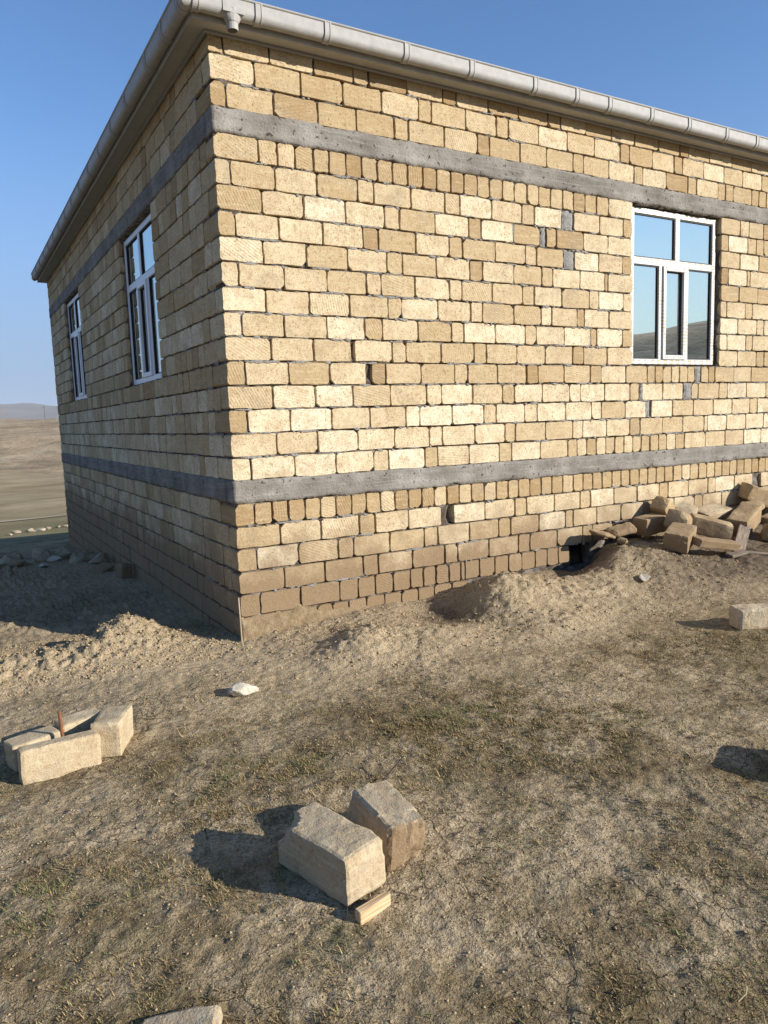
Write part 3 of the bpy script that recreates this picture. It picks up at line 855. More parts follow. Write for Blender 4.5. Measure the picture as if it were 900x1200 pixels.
# windows: frame with mullions as the part; panes, sash and gaskets below it
def window(u0, u1, z0, z1, put, mat, name_label=None):
    """u along the wall, d = depth behind the wall face; put(u, d, z) -> world"""
    W, H = u1-u0, z1-z0
    fr = .062
    d0, d1 = .055, .120
    def addbox(mb, a, b, c, d, e, f, bev=.004):
        p, q = put(a, c, e), put(b, d, f); mb.box(p, q, bev)
    tz = z0+H*.668
    m1, m2 = u0+W*.345, u0+W*.655
    mid = u0+W*.535
    hw = .040
    mb = MB()
    addbox(mb, u0, u0+fr, d0, d1, z0, z1); addbox(mb, u1-fr, u1, d0, d1, z0, z1)
    addbox(mb, u0+fr-.002, u1-fr+.002, d0+.001, d1-.001, z1-fr, z1); addbox(mb, u0+fr-.002, u1-fr+.002, d0+.001, d1-.001, z0, z0+fr)
    addbox(mb, u0+fr-.002, u1-fr+.002, d0+.002, d1-.002, tz-hw, tz+hw)
    addbox(mb, mid-hw, mid+hw, d0+.003, d1-.003, tz+hw-.002, z1-fr+.002)
    for m in (m1, m2): addbox(mb, m-hw*.8, m+hw*.8, d0+.003, d1-.003, z0+fr-.002, tz-hw+.002)
    w = mb.build('window', mat, house)
    if name_label: w['label'] = name_label
    sb = MB(); s0, s1, sz0, sz1 = m1+hw*.8-.004, m2-hw*.8+.004, z0+fr-.004, tz-hw+.004
    sf = .052
    addbox(sb, s0, s0+sf, d0-.018, d1-.02, sz0, sz1); addbox(sb, s1-sf, s1, d0-.018, d1-.02, sz0, sz1)
    addbox(sb, s0+sf-.002, s1-sf+.002, d0-.017, d1-.021, sz1-sf, sz1); addbox(sb, s0+sf-.002, s1-sf+.002, d0-.017, d1-.021, sz0, sz0+sf)
    sb.build('sash', mat, w)
    gb = MB(); gd = .012
    cells = [(u0+fr, mid-hw, tz+hw, z1-fr), (mid+hw, u1-fr, tz+hw, z1-fr), (u0+fr, m1-hw*.8, z0+fr, tz-hw), (s0+sf, s1-sf, sz0+sf, sz1-sf), (m2+hw*.8, u1-fr, z0+fr, tz-hw)]
    for a, b, c, d in cells:
        pb = MB(); addbox(pb, a-.004, b+.004, 0.0835, .0895, c-.004, d+.004, 0)
        pb.build('pane', M['glass'], w)
        for (p, q, r, s) in ((a, a+gd, c, d), (b-gd, b, c, d), (a+gd, b-gd, c, c+gd), (a+gd, b-gd, d-gd, d)):
            addbox(gb, p, q, 0.068, .0825, r, s, 0)
    gb.build('gasket', M['gasket'], w)
window(4.830, 6.335, 1.022, 2.775, lambda u, d, z: (u, d, z), M['pvc'])
for a, b in WIN_L:
    window(a+.01, b-.01, 1.012, 2.765, lambda u, d, z: (d, u, z), M['pvc2'])

# eaves
EO = .155; EB = .03
mb = MB()
mb.box((-EO, -EO, Z_TOP), (L_R+EO, .03, Z_TOP+.012)); mb.box((-EO, .031, Z_TOP+.0005), (.03, L_L+EB, Z_TOP+.0125))
mb.box((.031, L_L-.03, Z_TOP+.001), (L_R+EO, L_L+EB, Z_TOP+.013)); mb.box((L_R-.03, .031, Z_TOP+.001), (L_R+EO, L_L-.031, Z_TOP+.013))
mb.build('soffit', M['soffit'], house)
mb = MB()
mb.box((-.036, -.036, Z_TOP-.022), (L_R, -.010, Z_TOP-.001), .004); mb.box((-.0365, -.0095, Z_TOP-.0225), (-.010, L_L+.02, Z_TOP-.0015), .004)
mb.build('soffit_trim', M['trim'], house)
mb = MB()
mb.box((-EO-.02, -EO-.02, Z_TOP-.012), (L_R+EO+.02, -EO, 3.685)); mb.box((-EO-.0205, -EO+.0005, Z_TOP-.0125), (-EO-.0005, L_L+EB+.02, 3.6845))
mb.box((-EO, L_L+EB+.0005, Z_TOP-.012), (L_R+EO+.02, L_L+EB+.02, 3.6855)); mb.box((L_R+EO+.0005, -EO+.0005, Z_TOP-.012), (L_R+EO+.02, L_L+EB, 3.6855))
mb.build('fascia', M['gutter'], house)
e0, e1x, e1y, ez = -.19, L_R+.19, L_L+.07, 3.70
rz = ez+math.tan(math.radians(15))*(e1y-e0)/2
ym = (e0+e1y)/2
V = [(e0, e0, ez), (e1x, e0, ez), (e1x, e1y, ez), (e0, e1y, ez), ((e0+e1x)/2-.1, ym, rz), ((e0+e1x)/2+.1, ym, rz),
     (e0, e0, ez-.006), (e1x, e0, ez-.006), (e1x, e1y, ez-.006), (e0, e1y, ez-.006)]
F = [[0, 1, 5, 4], [1, 2, 5], [2, 3, 4, 5], [3, 0, 4], [6, 9, 8, 7], [0, 6, 7, 1], [1, 7, 8, 2], [2, 8, 9, 3], [3, 9, 6, 0]]
mb = MB(); mb.add(V, F); mb.build('roof', M['roof'], house)

# gutters: half-round troughs with a rolled front lip
GR, GC, GZ0, GT = .052, .222, 3.604, .004
prof = []
prof += [(-GR, GZ0+.075), (-GR, GZ0)]
for k in range(1, 12): 
    a = PI+PI*k/12; prof.append((GR*math.cos(a), GZ0+GR*math.sin(a)))
prof += [(GR, GZ0), (GR, GZ0+.072)]
for k in range(7):
    a = math.radians(-60+k*50); prof.append((GR+.002+.009*math.cos(a), GZ0+.084+.009*math.sin(a)))
prof += [(GR-GT, GZ0+.072), (GR-GT, GZ0)]
for k in range(11, 0, -1):
    a = PI+PI*k/12; prof.append(((GR-GT)*math.cos(a), GZ0+(GR-GT)*math.sin(a)))
prof += [(-GR+GT, GZ0), (-GR+GT, GZ0+.075)]
def gutter(side):
    n = len(prof); V = []
    end = L_R+.20 if side == 'R' else L_L+.06
    for s in ('a', 'b'):
        for o, z in prof:
            t = -GC-o if s == 'a' else end
            V.append((t, -GC-o, z) if side == 'R' else (-GC-o, t, z))
    F = [[i, (i+1) % n, n+(i+1) % n, n+i] for i in range(n)]
    # end plate at the far end
    V2 = [(end, -GC-o, z) if side == 'R' else (-GC-o, end, z) for o, z in prof[:15]]
    b = len(V); V += V2; F.append([b+i for i in range(15)])
    if side == 'R': F = [f[::-1] for f in F]
    me = mesh_np('gutter', np.array(V)-np.array(house.location), F, None, False)
    g = link('gutter', me, M['gutter'], house, tuple(house.location))
    return g
def collar(g, side, t):
    mb = MB()
    for w0, w1, r in ((-.028, -.018, GR+.010), (-.018, .018, GR+.006), (.018, .028, GR+.010)):
        V = []; pts = [(-1, .05)]+[(math.cos(PI+PI*k/12), math.sin(PI+PI*k/12)) for k in range(13)]+[(1, .05)]
        for w in (w0, w1):
            for rr in (r, GR+.0005):
                for c, s in pts:
                    o = rr*c; z = GZ0+(rr*s if s < 0 else s*1.7)
                    V.append((t+w, -GC-o, z) if side == 'R' else (-GC-o, t+w, z))
        m = len(pts); F = []
        for i in range(m-1):
            F += [[i, i+1, 2*m+i+1, 2*m+i], [i, m+i, m+i+1, i+1], [2*m+i, 2*m+i+1, 3*m+i+1, 3*m+i]]
        mb.add(V, F)
    mb.build('gutter_collar', M['gutter'], g)
g = gutter('R')
for t in (-.16, .33, .92, 1.68, 2.38, 3.14, 3.69, 4.15, 4.78, 5.39, 6.05, 6.62, 7.3, 8.0, 8.7): collar(g, 'R', t)
mb = MB()
V = []; F = []
lv = [(.086, GZ0+.01, .062), (.080, GZ0-.03, .058), (.050, GZ0-.078, .050), (.045, GZ0-.084, .045), (.045, GZ0-.135, .045), (.040, GZ0-.135, .040), (.040, GZ0-.09, .040)]
for rx, z, ry in lv:
    for k in range(16):
        a = 2*PI*k/16; V.append((.128+rx*math.cos(a), -GC+ry*math.sin(a), z))
for r in range(len(lv)-1):
    for k in range(16): F.append([r*16+k, (r+1)*16+k, (r+1)*16+(k+1) % 16, r*16+(k+1) % 16])
mb.add(V, F); mb.box((.04, -GC-GR-.006, GZ0-.03), (.216, -GC-GR-.001, GZ0+.06), .002)
mb.build('gutter_outlet', M['gutter'], g)
g = gutter('L')
for t in (-.15, .32, .88, 1.75, 2.5, 3.24, 3.96, 4.7, 5.4, 6.1, 6.8, 7.5, 8.2, 8.9, 9.6, 10.3, 11.0): collar(g, 'L', t)

# ================================================================== loose things
from mathutils import noise as mnoise
def rough_block(name, dims, seed, mat, tint=.6, cuts=(10, 5, 5), wear=.010, chips=(), amp=1.0):
    """sawn stone block with worn arrises and broken corners, centred on its own origin"""
    nx_, ny_, nz_ = cuts
    V = []; F = []; key = {}
    def vid(i, j, k):
        q = (i, j, k)
        if q not in key:
            key[q] = len(V)
            V.append(Vector(((i/nx_-.5)*dims[0], (j/ny_-.5)*dims[1], (k/nz_-.5)*dims[2])))
        return key[q]
    for i in range(nx_):
        for j in range(ny_):
            F.append([vid(i, j, 0), vid(i, j+1, 0), vid(i+1, j+1, 0), vid(i+1, j, 0)])
            F.append([vid(i, j, nz_), vid(i+1, j, nz_), vid(i+1, j+1, nz_), vid(i, j+1, nz_)])
    for i in range(nx_):
        for k in range(nz_):
            F.append([vid(i, 0, k), vid(i+1, 0, k), vid(i+1, 0, k+1), vid(i, 0, k+1)])
            F.append([vid(i, ny_, k), vid(i, ny_, k+1), vid(i+1, ny_, k+1), vid(i+1, ny_, k)])
    for j in range(ny_):
        for k in range(nz_):
            F.append([vid(0, j, k), vid(0, j, k+1), vid(0, j+1, k+1), vid(0, j+1, k)])
            F.append([vid(nx_, j, k), vid(nx_, j+1, k), vid(nx_, j+1, k+1), vid(nx_, j, k+1)])
    hd = Vector(dims)/2
    out = []
    for v in V:
        p = v.copy()
        # worn edges
        on = [abs(abs(p[a])-hd[a]) < 1e-5 for a in range(3)]
        if sum(on) >= 2:
            r = wear*(.6+.9*abs(mnoise.noise(p*14+Vector((seed*3.1, 0, 0)))))*(1.0 if sum(on) == 2 else 1.5)
            for a in range(3):
                if on[a]: p[a] -= math.copysign(r, p[a])
        for c, rad, dep in chips:
            cc = Vector((c[0]*hd.x, c[1]*hd.y, c[2]*hd.z)); d = (p-cc).length
            if d < rad:
                w = (1-d/rad)**.5
                p = p + (Vector((0, 0, 0))-cc).normalized()*dep*w*(.8+.4*mnoise.noise(p*25+Vector((seed, 0, 0))))
        q = p*9+Vector((seed*7.7, seed*1.3, 0))
        n = mnoise.noise_vector(q)*.006*amp + mnoise.noise_vector(p*30+Vector((0, seed*2.2, 0)))*.003*amp
        out.append(p+n)
    r = random.Random(seed)
    me = mesh_np(name, [tuple(v) for v in out], F, [(tint, r.random(), r.random(), 1)]*len(out))
    me.materials.append(mat)
    return me
def put(name, me, x, y, z, rot, label, cat, group=None):
    o = link(name, me, None, None, (x, y, z), rot)
    return tag(o, label, cat, group)
D = math.radians

# the two blocks in the foreground and their neighbours
me = rough_block('stone_block', (.44, .215, .20), 3, M['block'], .42, (26, 13, 12), .006, [((-1, -1, 1), .095, .075), ((1, 1, 1), .08, .022), ((1, 0, 1), .05, .012), ((.2, 1, 1), .05, .012)])
g0 = gz(-.84, -3.42)
put('stone_block', me, -.835, -3.425, g0+.100, (D(1.5), D(-1), D(-76)), 'pale limestone block with a notched far corner lying left of the darker leaning block', 'stone block')
me = rough_block('stone_block', (.39, .195, .20), 4, M['block'], .20, (26, 12, 12), .009, [((1, -1, 1), .12, .035), ((1, 1, 1), .11, .03), ((1, 1, -1), .12, .04), ((-1, -1, 1), .07, .02), ((1, .2, -1), .08, .02)])
me.materials.append(M['brick'])
for pl in me.polygons:
    if pl.center.x > .165 and pl.normal.x > .5: pl.material_index = 1
put('stone_block', me, -.525, -3.355, gz(-.5, -3.33)+.095, (D(-3), D(2), D(-93)), 'grey weathered stone block with broken ochre end lying right of the notched block', 'stone block')
# small sawn wood wedge
V = [(-.075, -.016, 0), (.075, -.016, .012), (.075, .02, .012), (-.075, .02, 0), (-.075, -.014, .058), (.075, -.014, .060), (.075, .016, .056), (-.075, .018, .060)]
wb = MB(); wb.add([(x, y, z) for x, y, z in V], [[0, 3, 2, 1], [4, 5, 6, 7], [0, 1, 5, 4], [1, 2, 6, 5], [2, 3, 7, 6], [3, 0, 4, 7]])
bmw = bmesh.new(); mw = mesh_np('wood_offcut', wb.v, wb.f); bmw.from_mesh(mw); bmesh.ops.bevel(bmw, geom=bmw.edges[:], offset=.003, segments=1, affect='EDGES'); bmw.to_mesh(mw); bmw.free()
mw.materials.append(M['wood'])
put('wood_offcut', mw, -.805, -3.725, gz(-.80, -3.72)-.006, (D(4), D(-3), D(10)), 'small pale sawn wood offcut lying in front of the notched block', 'wood offcut')
# blocks set round an iron stake
def stake_block(x, y, rz, dims, seed, tint, lab, tilt=(0, 0), chips=()):
    me = rough_block('stone_block', dims, seed, M['block'], tint, (20, 8, 9), .005, chips, .6)
    return put('stone_block', me, x, y, gz(x, y)+dims[2]/2-.012, (D(tilt[0]), D(tilt[1]), D(rz)), lab, 'stone block', 'blocks set around an iron stake')
stake_block(-1.655, -1.70, 4, (.415, .10, .195), 11, .66, 'long thin block set on edge in front of the iron stake', (-2, 1))
stake_block(-1.345, -1.535, 66, (.33, .165, .205), 12, .55, 'block with a slanting right end closing the right side of the stake group', (0, 4), [((-1, -1, 1), .06, .012)])
stake_block(-1.77, -1.47, 14, (.27, .15, .165), 13, .74, 'pale low block behind the iron stake at the left end of the group', (0, -3))
stake_block(-1.505, -1.385, 14, (.25, .145, .185), 14, .80, 'pale block behind the iron stake touching the right end block', (0, -2))
sb = MB(); zs = gz(-1.62, -1.56)
sb.tube([(0, 0, -.05), (.002, 0, .14), (-.004, 0, .30)], .0095, 8)
o = sb.build('iron_stake', M['rust']); o.location = (-1.625, -1.575, zs); tag(o, 'rusty iron stake standing upright among four pale blocks', 'stake')

def rock(name, r, seed, mat, sq=(1, 1, 1), facets=1.0):
    bm = bmesh.new(); bmesh.ops.create_icosphere(bm, subdivisions=3, radius=1)
    rr = random.Random(seed)
    cuts = [(Vector((rr.uniform(-1, 1), rr.uniform(-1, 1), rr.uniform(-1, 1))).normalized(), rr.uniform(.45, .85)) for _ in range(9)]
    for v in bm.verts:
        p = v.co.copy()
        for n, d in cuts:
            e = p.dot(n)-d
            if e > 0: p -= n*e*facets
        p += mnoise.noise_vector(p*3+Vector((seed*5.1, 0, 0)))*.06
        v.co = Vector((p.x*r*sq[0], p.y*r*sq[1], p.z*r*sq[2]))
    me = bpy.data.meshes.new(name); bm.to_mesh(me); bm.free(); me.materials.append(mat)
    return me
put('rock', rock('rock', .115, 5, M['rock'], (1.1, .75, .45)), -.40, -1.17, gz(-.4, -1.17)+.03, (0, D(6), D(20)), 'white rough rock lying alone on the bare earth before the house corner', 'rock')
put('rock', rock('rock', .075, 9, M['rock'], (1.2, .8, .6)), 3.86, -1.02, gz(3.86, -1.02)+.03, (D(8), 0, D(40)), 'small white rock lying on top of the smooth earth mound', 'rock')
me = rough_block('stone_block', (.42, .20, .19), 21, M['block'], .97, (18, 9, 8), .012, [((-1, -1, 1), .1, .03), ((1, -1, 1), .1, .03)])
put('stone_block', me, 3.78, -2.28, gz(3.78, -2.28)+.085, (D(-2), D(-3), D(-28)), 'pale block lying alone on open ground at the right edge of the photo', 'stone block')
me = rough_block('stone_block', (.40, .21, .19), 22, M['block'], .6, (12, 7, 6), .012)
put('stone_block', me, 1.66, -4.02, gz(1.6, -4.02)+.085, (0, 0, D(20)), 'block just out of view whose shadow falls on the grass at the right', 'stone block')
me = rough_block('stone_slab', (.25, .20, .06), 23, M['block'], .15, (16, 12, 4), .008)
put('stone_slab', me, -1.59, -3.905, gz(-1.6, -3.9)+.004, (D(3), D(-5), D(-22)), 'grey flat slab sunk in the ground at the bottom edge of the photo', 'stone slab')

# tumbled blocks against the sunlit wall
RUB = [
 ('stone_block', (.40, .20, .20), 4.90, -.20, -.83, (4, -3, 6), .55, 'yellow block leaning against the wall at the left end of the rubble pile'),
 ('stone_block', (.30, .20, .19), 5.18, -.16, -.70, (10, 48, 20), .25, 'dark block tipped on its corner against the wall behind the pile'),
 ('stone_block', (.30, .24, .22), 5.04, -.48, -.80, (12, 25, 30), .42, 'rounded block end standing up between the leaning block and the big yellow one'),
 ('stone_slab', (.36, .22, .08), 5.50, -.20, -.74, (18, -18, 10), .92, 'cream slab propped on edge against the wall behind the big yellow block'),
 ('stone_block', (.46, .22, .20), 5.47, -.58, -.88, (8, 16, -38), .62, 'big yellow block sloping down to the right in the middle of the pile'),
 ('stone_slab', (.52, .26, .09), 5.98, -.22, -.78, (14, -4, 4), .88, 'long cream slab lying behind the big grey block'),
 ('stone_block', (.62, .24, .24), 6.22, -.50, -.88, (6, -14, 18), .30, 'largest grey block sloping across the right part of the pile'),
 ('stone_block', (.42, .26, .20), 4.74, -.74, -.90, (7, -9, 26), .52, 'block with one shaded side in front of the leaning block'),
 ('stone_slab', (.56, .16, .09), 5.02, -.98, -.97, (10, 10, -12), .46, 'long thin piece lying along the front of the pile'),
 ('stone_block', (.42, .22, .20), 6.98, -.16, -.66, (8, 22, -14), .35, 'tilted block on top of the pile at the right edge below the wall hole'),
 ('stone_slab', (.40, .22, .08), 6.68, -.28, -.79, (8, -12, 12), .60, 'grey slab lying flat below the tilted top block'),
 ('stone_block', (.20, .20, .36), 7.20, -.24, -.80, (6, 4, 10), .28, 'brown block standing upright at the right edge of the photo'),
 ('stone_slab', (.42, .18, .10), 6.88, -.46, -.92, (6, -6, 8), .45, 'brown slab lying in front of the upright block at the right edge'),
 ('stone_block', (.32, .24, .20), 6.25, -.86, -1.04, (12, 8, 40), .18, 'grey lumpy block half buried before the largest grey block'),
]
for i, (nm, dm, x, y, z, r, tn, lab) in enumerate(RUB):
    me = rough_block(nm, dm, 40+i, M['brick'], tn, (14, 8, 7), .005, [((random.choice((-1, 1)), random.choice((-1, 1)), 1), .09, .03), ((random.choice((-1, 1)), -1, random.choice((-1, 1))), .07, .025)], .8)
    put(nm, me, x, y, max(z, gz(x, y)+dm[2]*.32), tuple(D(a) for a in r), lab, 'stone slab' if 'slab' in nm else 'stone block', 'tumbled blocks against the sunlit wall')
def plank(x, y, z, L, W, T, rot, lab):
    mb = MB(); mb.box((-L/2, -W/2, -T/2), (L/2, W/2, T/2), .003)
    o = mb.build('plank', M['plank']); o.location = (x, y, z); o.rotation_euler = tuple(D(a) for a in rot)
    tag(o, lab, 'plank', 'boards in the rubble')
plank(5.74, -.80, gz(5.74, -.8)+.07, .75, .13, .03, (30, -18, 28), 'grey board slanting up over the front of the largest grey block')
plank(5.42, -1.16, gz(5.42, -1.16)+.03, .44, .07, .022, (5, 6, -38), 'short narrow board lying on dark earth in front of the pile')
plank(5.22, -1.10, gz(5.22, -1.1)+.035, .26, .10, .03, (10, -4, -5), 'short wide board end lying beside the narrow board')
# flat stones over the hole dug under the wall
for i, (x, y, z, dm, r, lab) in enumerate(((4.12, -.22, -.86, (.30, .22, .05), (12, 12, 15), 'broken flat stone lying over the hole dug under the wall'),
                                        (4.42, -.22, -.84, (.34, .20, .07), (16, -8, -12), 'brown flat stone to the right of the hole dug under the wall'),
                                        (4.27, -.36, -.95, (.16, .12, .08), (20, 30, 40), 'fist sized stone on the lip of the hole dug under the wall'))):
    me = rough_block('broken_stone', dm, 70+i, M['brick'], .3+.1*i, (8, 6, 3), .014, [((1, -1, 1), .1, .03)], 1.6)
    put('broken_stone', me, x, y, max(z, gz(x, y)+.03), tuple(D(a) for a in r), lab, 'stone', 'flat stones at the hole under the wall')
# crumpled dirty sheet in front of the rubble
xs = np.linspace(0, 1, 60); ys = np.linspace(0, 1, 26)
SX, SY = np.meshgrid(xs, ys)
wx = 4.95+2.3*SX+.10*fbm(SX*3, SY*3, 1, 2, 2.0); wy = -1.42+.42*SY+.16*SX+.05*fbm(SX*4, SY*4, 1, 2, 5.0)
wz_ = ground(wx, wy, False)+.012+.05*np.abs(fbm(SX*5, SY*2.0, 1.2, 3, 7.0))*.5+.02*np.abs(fbm(SX*16, SY*4, 1.0, 2, 9.0))
edge = np.minimum(np.minimum(SX, 1-SX)*8, np.minimum(SY, 1-SY)*4)
wz_ = wz_-.03*np.clip(1-edge, 0, 1)
V1 = np.stack([wx.ravel(), wy.ravel(), wz_.ravel()], 1)
ii = np.arange(SX.size).reshape(SX.shape)
q = np.stack([ii[:-1, :-1].ravel(), ii[:-1, 1:].ravel(), ii[1:, 1:].ravel(), ii[1:, :-1].ravel()], 1)
V2 = V1.copy(); V2[:, 2] -= .006
me = mesh_np('dirty_sheet', np.concatenate([V1, V2]), np.concatenate([q, q[:, ::-1]+SX.size]))
tag(link('dirty_sheet', me, M['sheet']), 'crumpled dark brown sheet half covered with earth in front of the rubble pile', 'sheet')

# stones in the shade at the far end of the left wall
SH = [(-1.44, 6.0, .20, 'M', 'brown boulder farthest left among the shaded stones'), (-1.22, 6.35, .13, 'P', 'pale flat stone between the left boulder and the wall stones'),
      (-.92, 7.2, .22, 'M', 'large brown stone lying farther back in the shade'), (-.72, 7.0, .13, 'P', 'small pale stone before the large slab near the wall end'),
      (-.50, 7.3, .27, 'M', 'largest broken stone leaning near the far end of the shaded wall'), (-.42, 6.5, .19, 'M', 'reddish brown stone close to the shaded wall'),
      (-1.02, 5.7, .10, 'P', 'small pale stone lying alone in front of the shaded stones'), (-1.52, 6.9, .15, 'P', 'pale stone behind the left boulder'),
      (-.20, 5.9, .16, 'M', 'brown lump against the foot of the shaded wall'), (-1.27, 7.6, .14, 'M', 'small brown stone at the back of the shaded stones')]
for i, (x, y, r, m, lab) in enumerate(SH):
    me = rock('broken_stone', r, 100+i, M['stone'] if m == 'M' else M['rock'], (1.15, .85, .75 if m == 'M' else .5))
    put('broken_stone', me, x, y, gz(x, y)+r*.3, (D(10*(i % 3)), D(12*(i % 2)), D(47*i)), lab, 'stone', 'stones in the shade of the left wall')
me = rough_block('stone_slab', (.30, .22, .05), 90, M['brick'], .85, (8, 6, 3), .008, [((1, 1, 1), .12, .03)])
put('stone_slab', me, -.33, 5.0, gz(-.33, 5.0)+.04, (D(14), D(-16), D(25)), 'pale thin slab tilted on the shaded earth near the wall', 'stone slab')
me = rough_block('stone_block', (.17, .16, .22), 91, M['brick'], .55, (6, 6, 6), .01)
put('stone_block', me, -.14, 4.35, gz(-.14, 4.35)+.085, (D(4), D(5), D(20)), 'small pale block standing upright at the foot of the shaded wall', 'stone block')

# thin pale lath against the corner
mb = MB(); mb.tube([(-.012, -.022, gz(0, -.03)-.03), (-.020, -.020, -.99)], .006, 6)
o = mb.build('marking_lath', M['farrock']); tag(o, 'thin pale rod standing against the lower corner of the house', 'rod')
# dry stems
def stem(pts, r, mat, name, lab):
    mb = MB(); mb.tube(pts, r, 5); o = mb.build(name, mat); tag(o, lab, 'stem')
zz = gz(.03, -4.7)
stem([(-.03, -4.70, zz+.012), (.01, -4.70, zz+.022), (.05, -4.675, zz+.012)], .002, M['straw'], 'straw_stem', 'forked pale straw lying in the lower right corner of the photo')
zz = gz(-.17, -2.85)
stem([(-.30, -2.92, zz+.03), (-.20, -2.86, zz+.05), (-.12, -2.84, zz+.09)], .004, M['twig'], 'twig', 'dark twig lying behind the grey weathered block')

# utility pole on the skyline of the far hill
px_, py_ = 48.5, 486.0
pz_ = far_ground(px_, py_)
mb = MB(); mb.tube([(px_, py_, pz_-1), (px_, py_, pz_+8.5)], [.16, .11], 8)
ox = empty('utility_pole', (px_, py_, pz_)); tag(ox, 'lone wooden utility pole standing on the skyline of the far hill', 'utility pole')
mb.build('post', M['pole'], ox, (px_, py_, pz_))
mb = MB(); mb.box((px_-.9, py_-.06, pz_+7.7), (px_+.9, py_+.06, pz_+7.85)); mb.build('crossarm', M['pole'], ox, (px_, py_, pz_))
# row of pale boulders in the far field
ORD = ('leftmost', 'second', 'third', 'fourth', 'fifth', 'sixth', 'seventh', 'eighth', 'ninth')
for i in range(9):
    r_ = random.Random(300+i)
    x = 1.2+i*.62+r_.uniform(-.3, .3); y = 57+r_.uniform(-1.2, 1.2)+i*.25
    me = rock('boulder', r_.uniform(.18, .36), 320+i, M['farrock'], (1.5, .9, .5))
    put('boulder', me, x, y, far_ground(x, y)+.08, (0, 0, r_.random()*6), ORD[i]+' pale boulder'+(' from the left' if i else '')+' in the row lying across the far field', 'boulder', 'boulders in a row in the far field')

# ------------------------------------------------------------------ ground cover
def visible(x, y):
    d = np.stack([x-CAM[0], y-CAM[1], np.full_like(x, -1.85)], 1)
    zc = d@cf
    return (zc > .3) & (np.abs(d@cr/zc) < 450/FPX*1.12) & (np.abs(d@cu/zc) < 600/FPX*1.12)
FOOT = [(-.84, -3.42, .26), (-.52, -3.33, .25), (-1.655, -1.70, .22), (-1.345, -1.535, .2), (-1.77, -1.47, .17), (-1.5, -1.385, .16), (-.8, -3.725, .08), (3.62, -2.24, .25), (-.4, -1.17, .1)]
def scatter(n, x0, x1, y0, y1, dens, rng):
    x = rng.uniform(x0, x1, n); y = rng.uniform(y0, y1, n)
    k = visible(x, y) & (rng.random(n) < dens(x, y)) & ~((x > -.05) & (y > -.03))
    return x[k], y[k]
def clear(x, y):
    k = np.ones(len(x), bool)
    for a, b, r in FOOT: k &= (x-a)**2+(y-b)**2 > (r*.75)**2
    return k
def cover(x, y):
    m = .5*perlin(x*.9+3, y*.9)+.6*fbm(x, y, 2.4, 3, 61.0)
    return np.clip(sstep(-.35, .35, m)*.9+.10, 0, 1)*(1-.96*spoil(x, y))
rg = np.random.default_rng(17)
parts_x = []; parts_y = []
for n, box in ((620000, (-2.6, 1.6, -5.1, -2.2)), (420000, (-3.2, 4.2, -2.9, -.4)), (90000, (1.0, 6.0, -3.8, -1.2))):
    x, y = scatter(n, *box, lambda x, y: cover(x, y)**1.6*np.clip(.5+1.1*fbm(x, y, 9.0, 2, 81.0), .06, 1), rg); parts_x.append(x); parts_y.append(y)
x = np.concatenate(parts_x); y = np.concatenate(parts_y); k = clear(x, y); x, y = x[k], y[k]
n = len(x); z = ground(x, y)
dist = np.sqrt((x-CAM[0])**2+(y-CAM[1])**2)
a = rg.uniform(0, 2*PI, n); tilt = np.clip(rg.normal(.32, .3, n), -.02, 1.0)
Lb = np.exp(rg.normal(-4.35, .5, n)); wd = .0011+.0008*rg.random(n)+.00035*dist
dx, dy = np.cos(a), np.sin(a)
tipx = x+dx*Lb*np.cos(tilt); tipy = y+dy*Lb*np.cos(tilt); tipz = z+Lb*np.sin(tilt)
V = np.empty((n, 3, 3), np.float32)
V[:, 0] = np.stack([x-dy*wd, y+dx*wd, z-.003], 1); V[:, 1] = np.stack([x+dy*wd, y-dx*wd, z-.003], 1); V[:, 2] = np.stack([tipx, tipy, tipz], 1)
F = np.arange(3*n, dtype=np.int32).reshape(n, 3)
green = sstep(.15, .6, fbm(x, y, 1.6, 3, 71.0))
tn = np.clip(rg.normal(.42, .24, n), 0, .74); isg = rg.random(n) < .10+.38*green; tn = np.where(isg, rg.uniform(.82, 1.0, n), tn)
C = np.repeat(np.stack([tn, rg.random(n), rg.random(n), np.ones(n)], 1), 3, 0)
tag(link('dry_grass', mesh_np('dry_grass', V.reshape(-1, 3), F, C), M['grass']), kind='stuff')
print('grass blades', n)
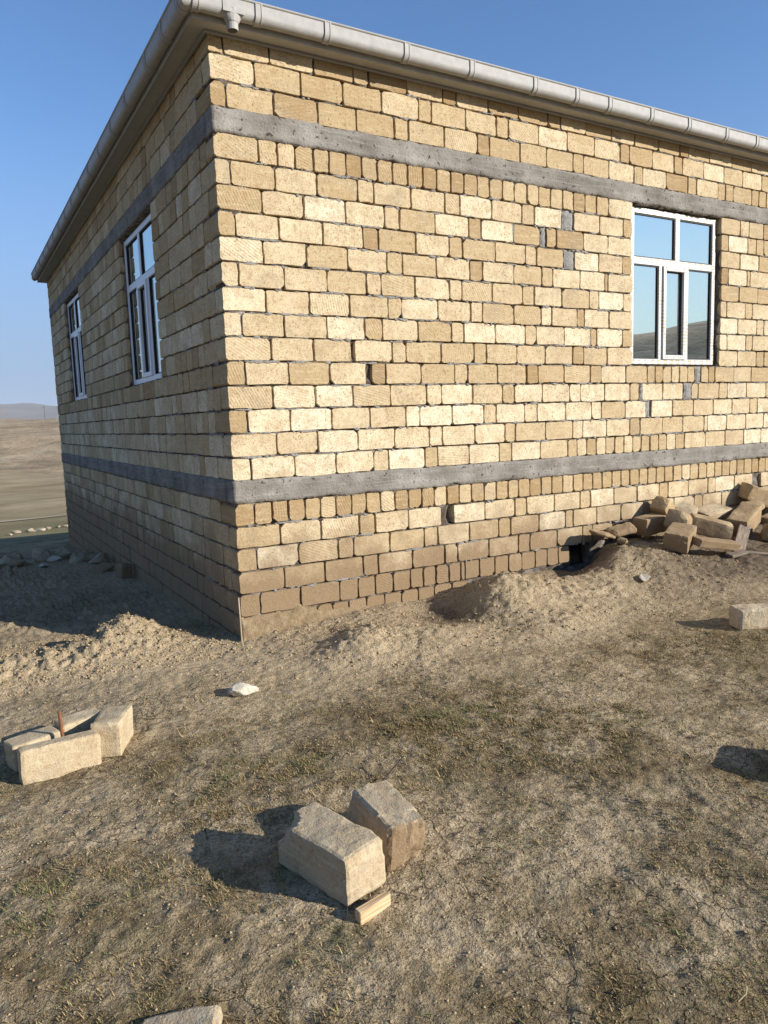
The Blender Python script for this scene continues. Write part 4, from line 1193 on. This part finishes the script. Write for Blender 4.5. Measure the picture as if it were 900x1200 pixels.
# crumbs of earth and small stones
OCT = np.array([(1, 0, 0), (0, 1, 0), (-1, 0, 0), (0, -1, 0), (0, 0, .8), (0, 0, -.8)], float)
OF = np.array([(0, 1, 4), (1, 2, 4), (2, 3, 4), (3, 0, 4), (1, 0, 5), (2, 1, 5), (3, 2, 5), (0, 3, 5)])
xs_, ys_ = [], []
for n, box, pw in ((45000, (-2.6, 1.6, -5.1, -2.2), 0), (25000, (-3.2, 4.5, -2.6, -.02), 0), (90000, (-3.2, 0, -.3, 1.3), 1), (60000, (.2, 5.4, -1.6, -.02), 1), (12000, (-3.2, 0, 1.0, 6.0), 1), (20000, (4.4, 7.6, -1.8, -.05), 1)):
    x, y = scatter(n, *box, (lambda x, y: np.clip(.10+.35*(1-cover(x, y)), 0, 1)) if not pw else (lambda x, y: spoil(x, y)*np.where(x < .1, .42, .13)), rg)
    xs_.append(x); ys_.append(y)
x = np.concatenate(xs_); y = np.concatenate(ys_); n = len(x)
z = ground(x, y); spv = spoil(x, y)
s = np.clip(.0017*(1-rg.random(n))**-.50, .0015, .0065+.006*spv); s *= (1+.25*spv)
jit = rg.uniform(.6, 1.35, (n, 6, 1)); P = OCT[None]*jit*s[:, None, None]*np.array([1, 1, .8])
ca, sa = np.cos(x*977), np.sin(x*977)
Q = np.empty_like(P); Q[..., 0] = P[..., 0]*ca[:, None]-P[..., 1]*sa[:, None]; Q[..., 1] = P[..., 0]*sa[:, None]+P[..., 1]*ca[:, None]; Q[..., 2] = P[..., 2]
Q += np.stack([x, y, z+s*.15], 1)[:, None]
F = (OF[None]+np.arange(n)[:, None, None]*6).reshape(-1, 3).astype(np.int32)
C = np.repeat(np.stack([np.clip(rg.normal(.45, .25, n), 0, 1), rg.random(n), rg.random(n), np.ones(n)], 1), 6, 0)
tag(link('earth_crumbs', mesh_np('earth_crumbs', Q.reshape(-1, 3), F, C), M['clod']), kind='stuff')
print('crumbs', n)

# ------------------------------------------------------------------ air
mb = MB(); mb.box((-5300, -5300, -60), (5300, 5300, 190))
hz = NT('haze'); hz.n.remove(hz.b)
pv = hz.new('ShaderNodeVolumePrincipled'); pv.inputs['Color'].default_value = (.80, .88, 1, 1); pv.inputs['Density'].default_value = 1.25e-4
pv.inputs['Anisotropy'].default_value = 0.0
hz.l.new(pv.outputs[0], hz.out.inputs['Volume'])
tag(mb.build('haze', hz.m), kind='stuff')
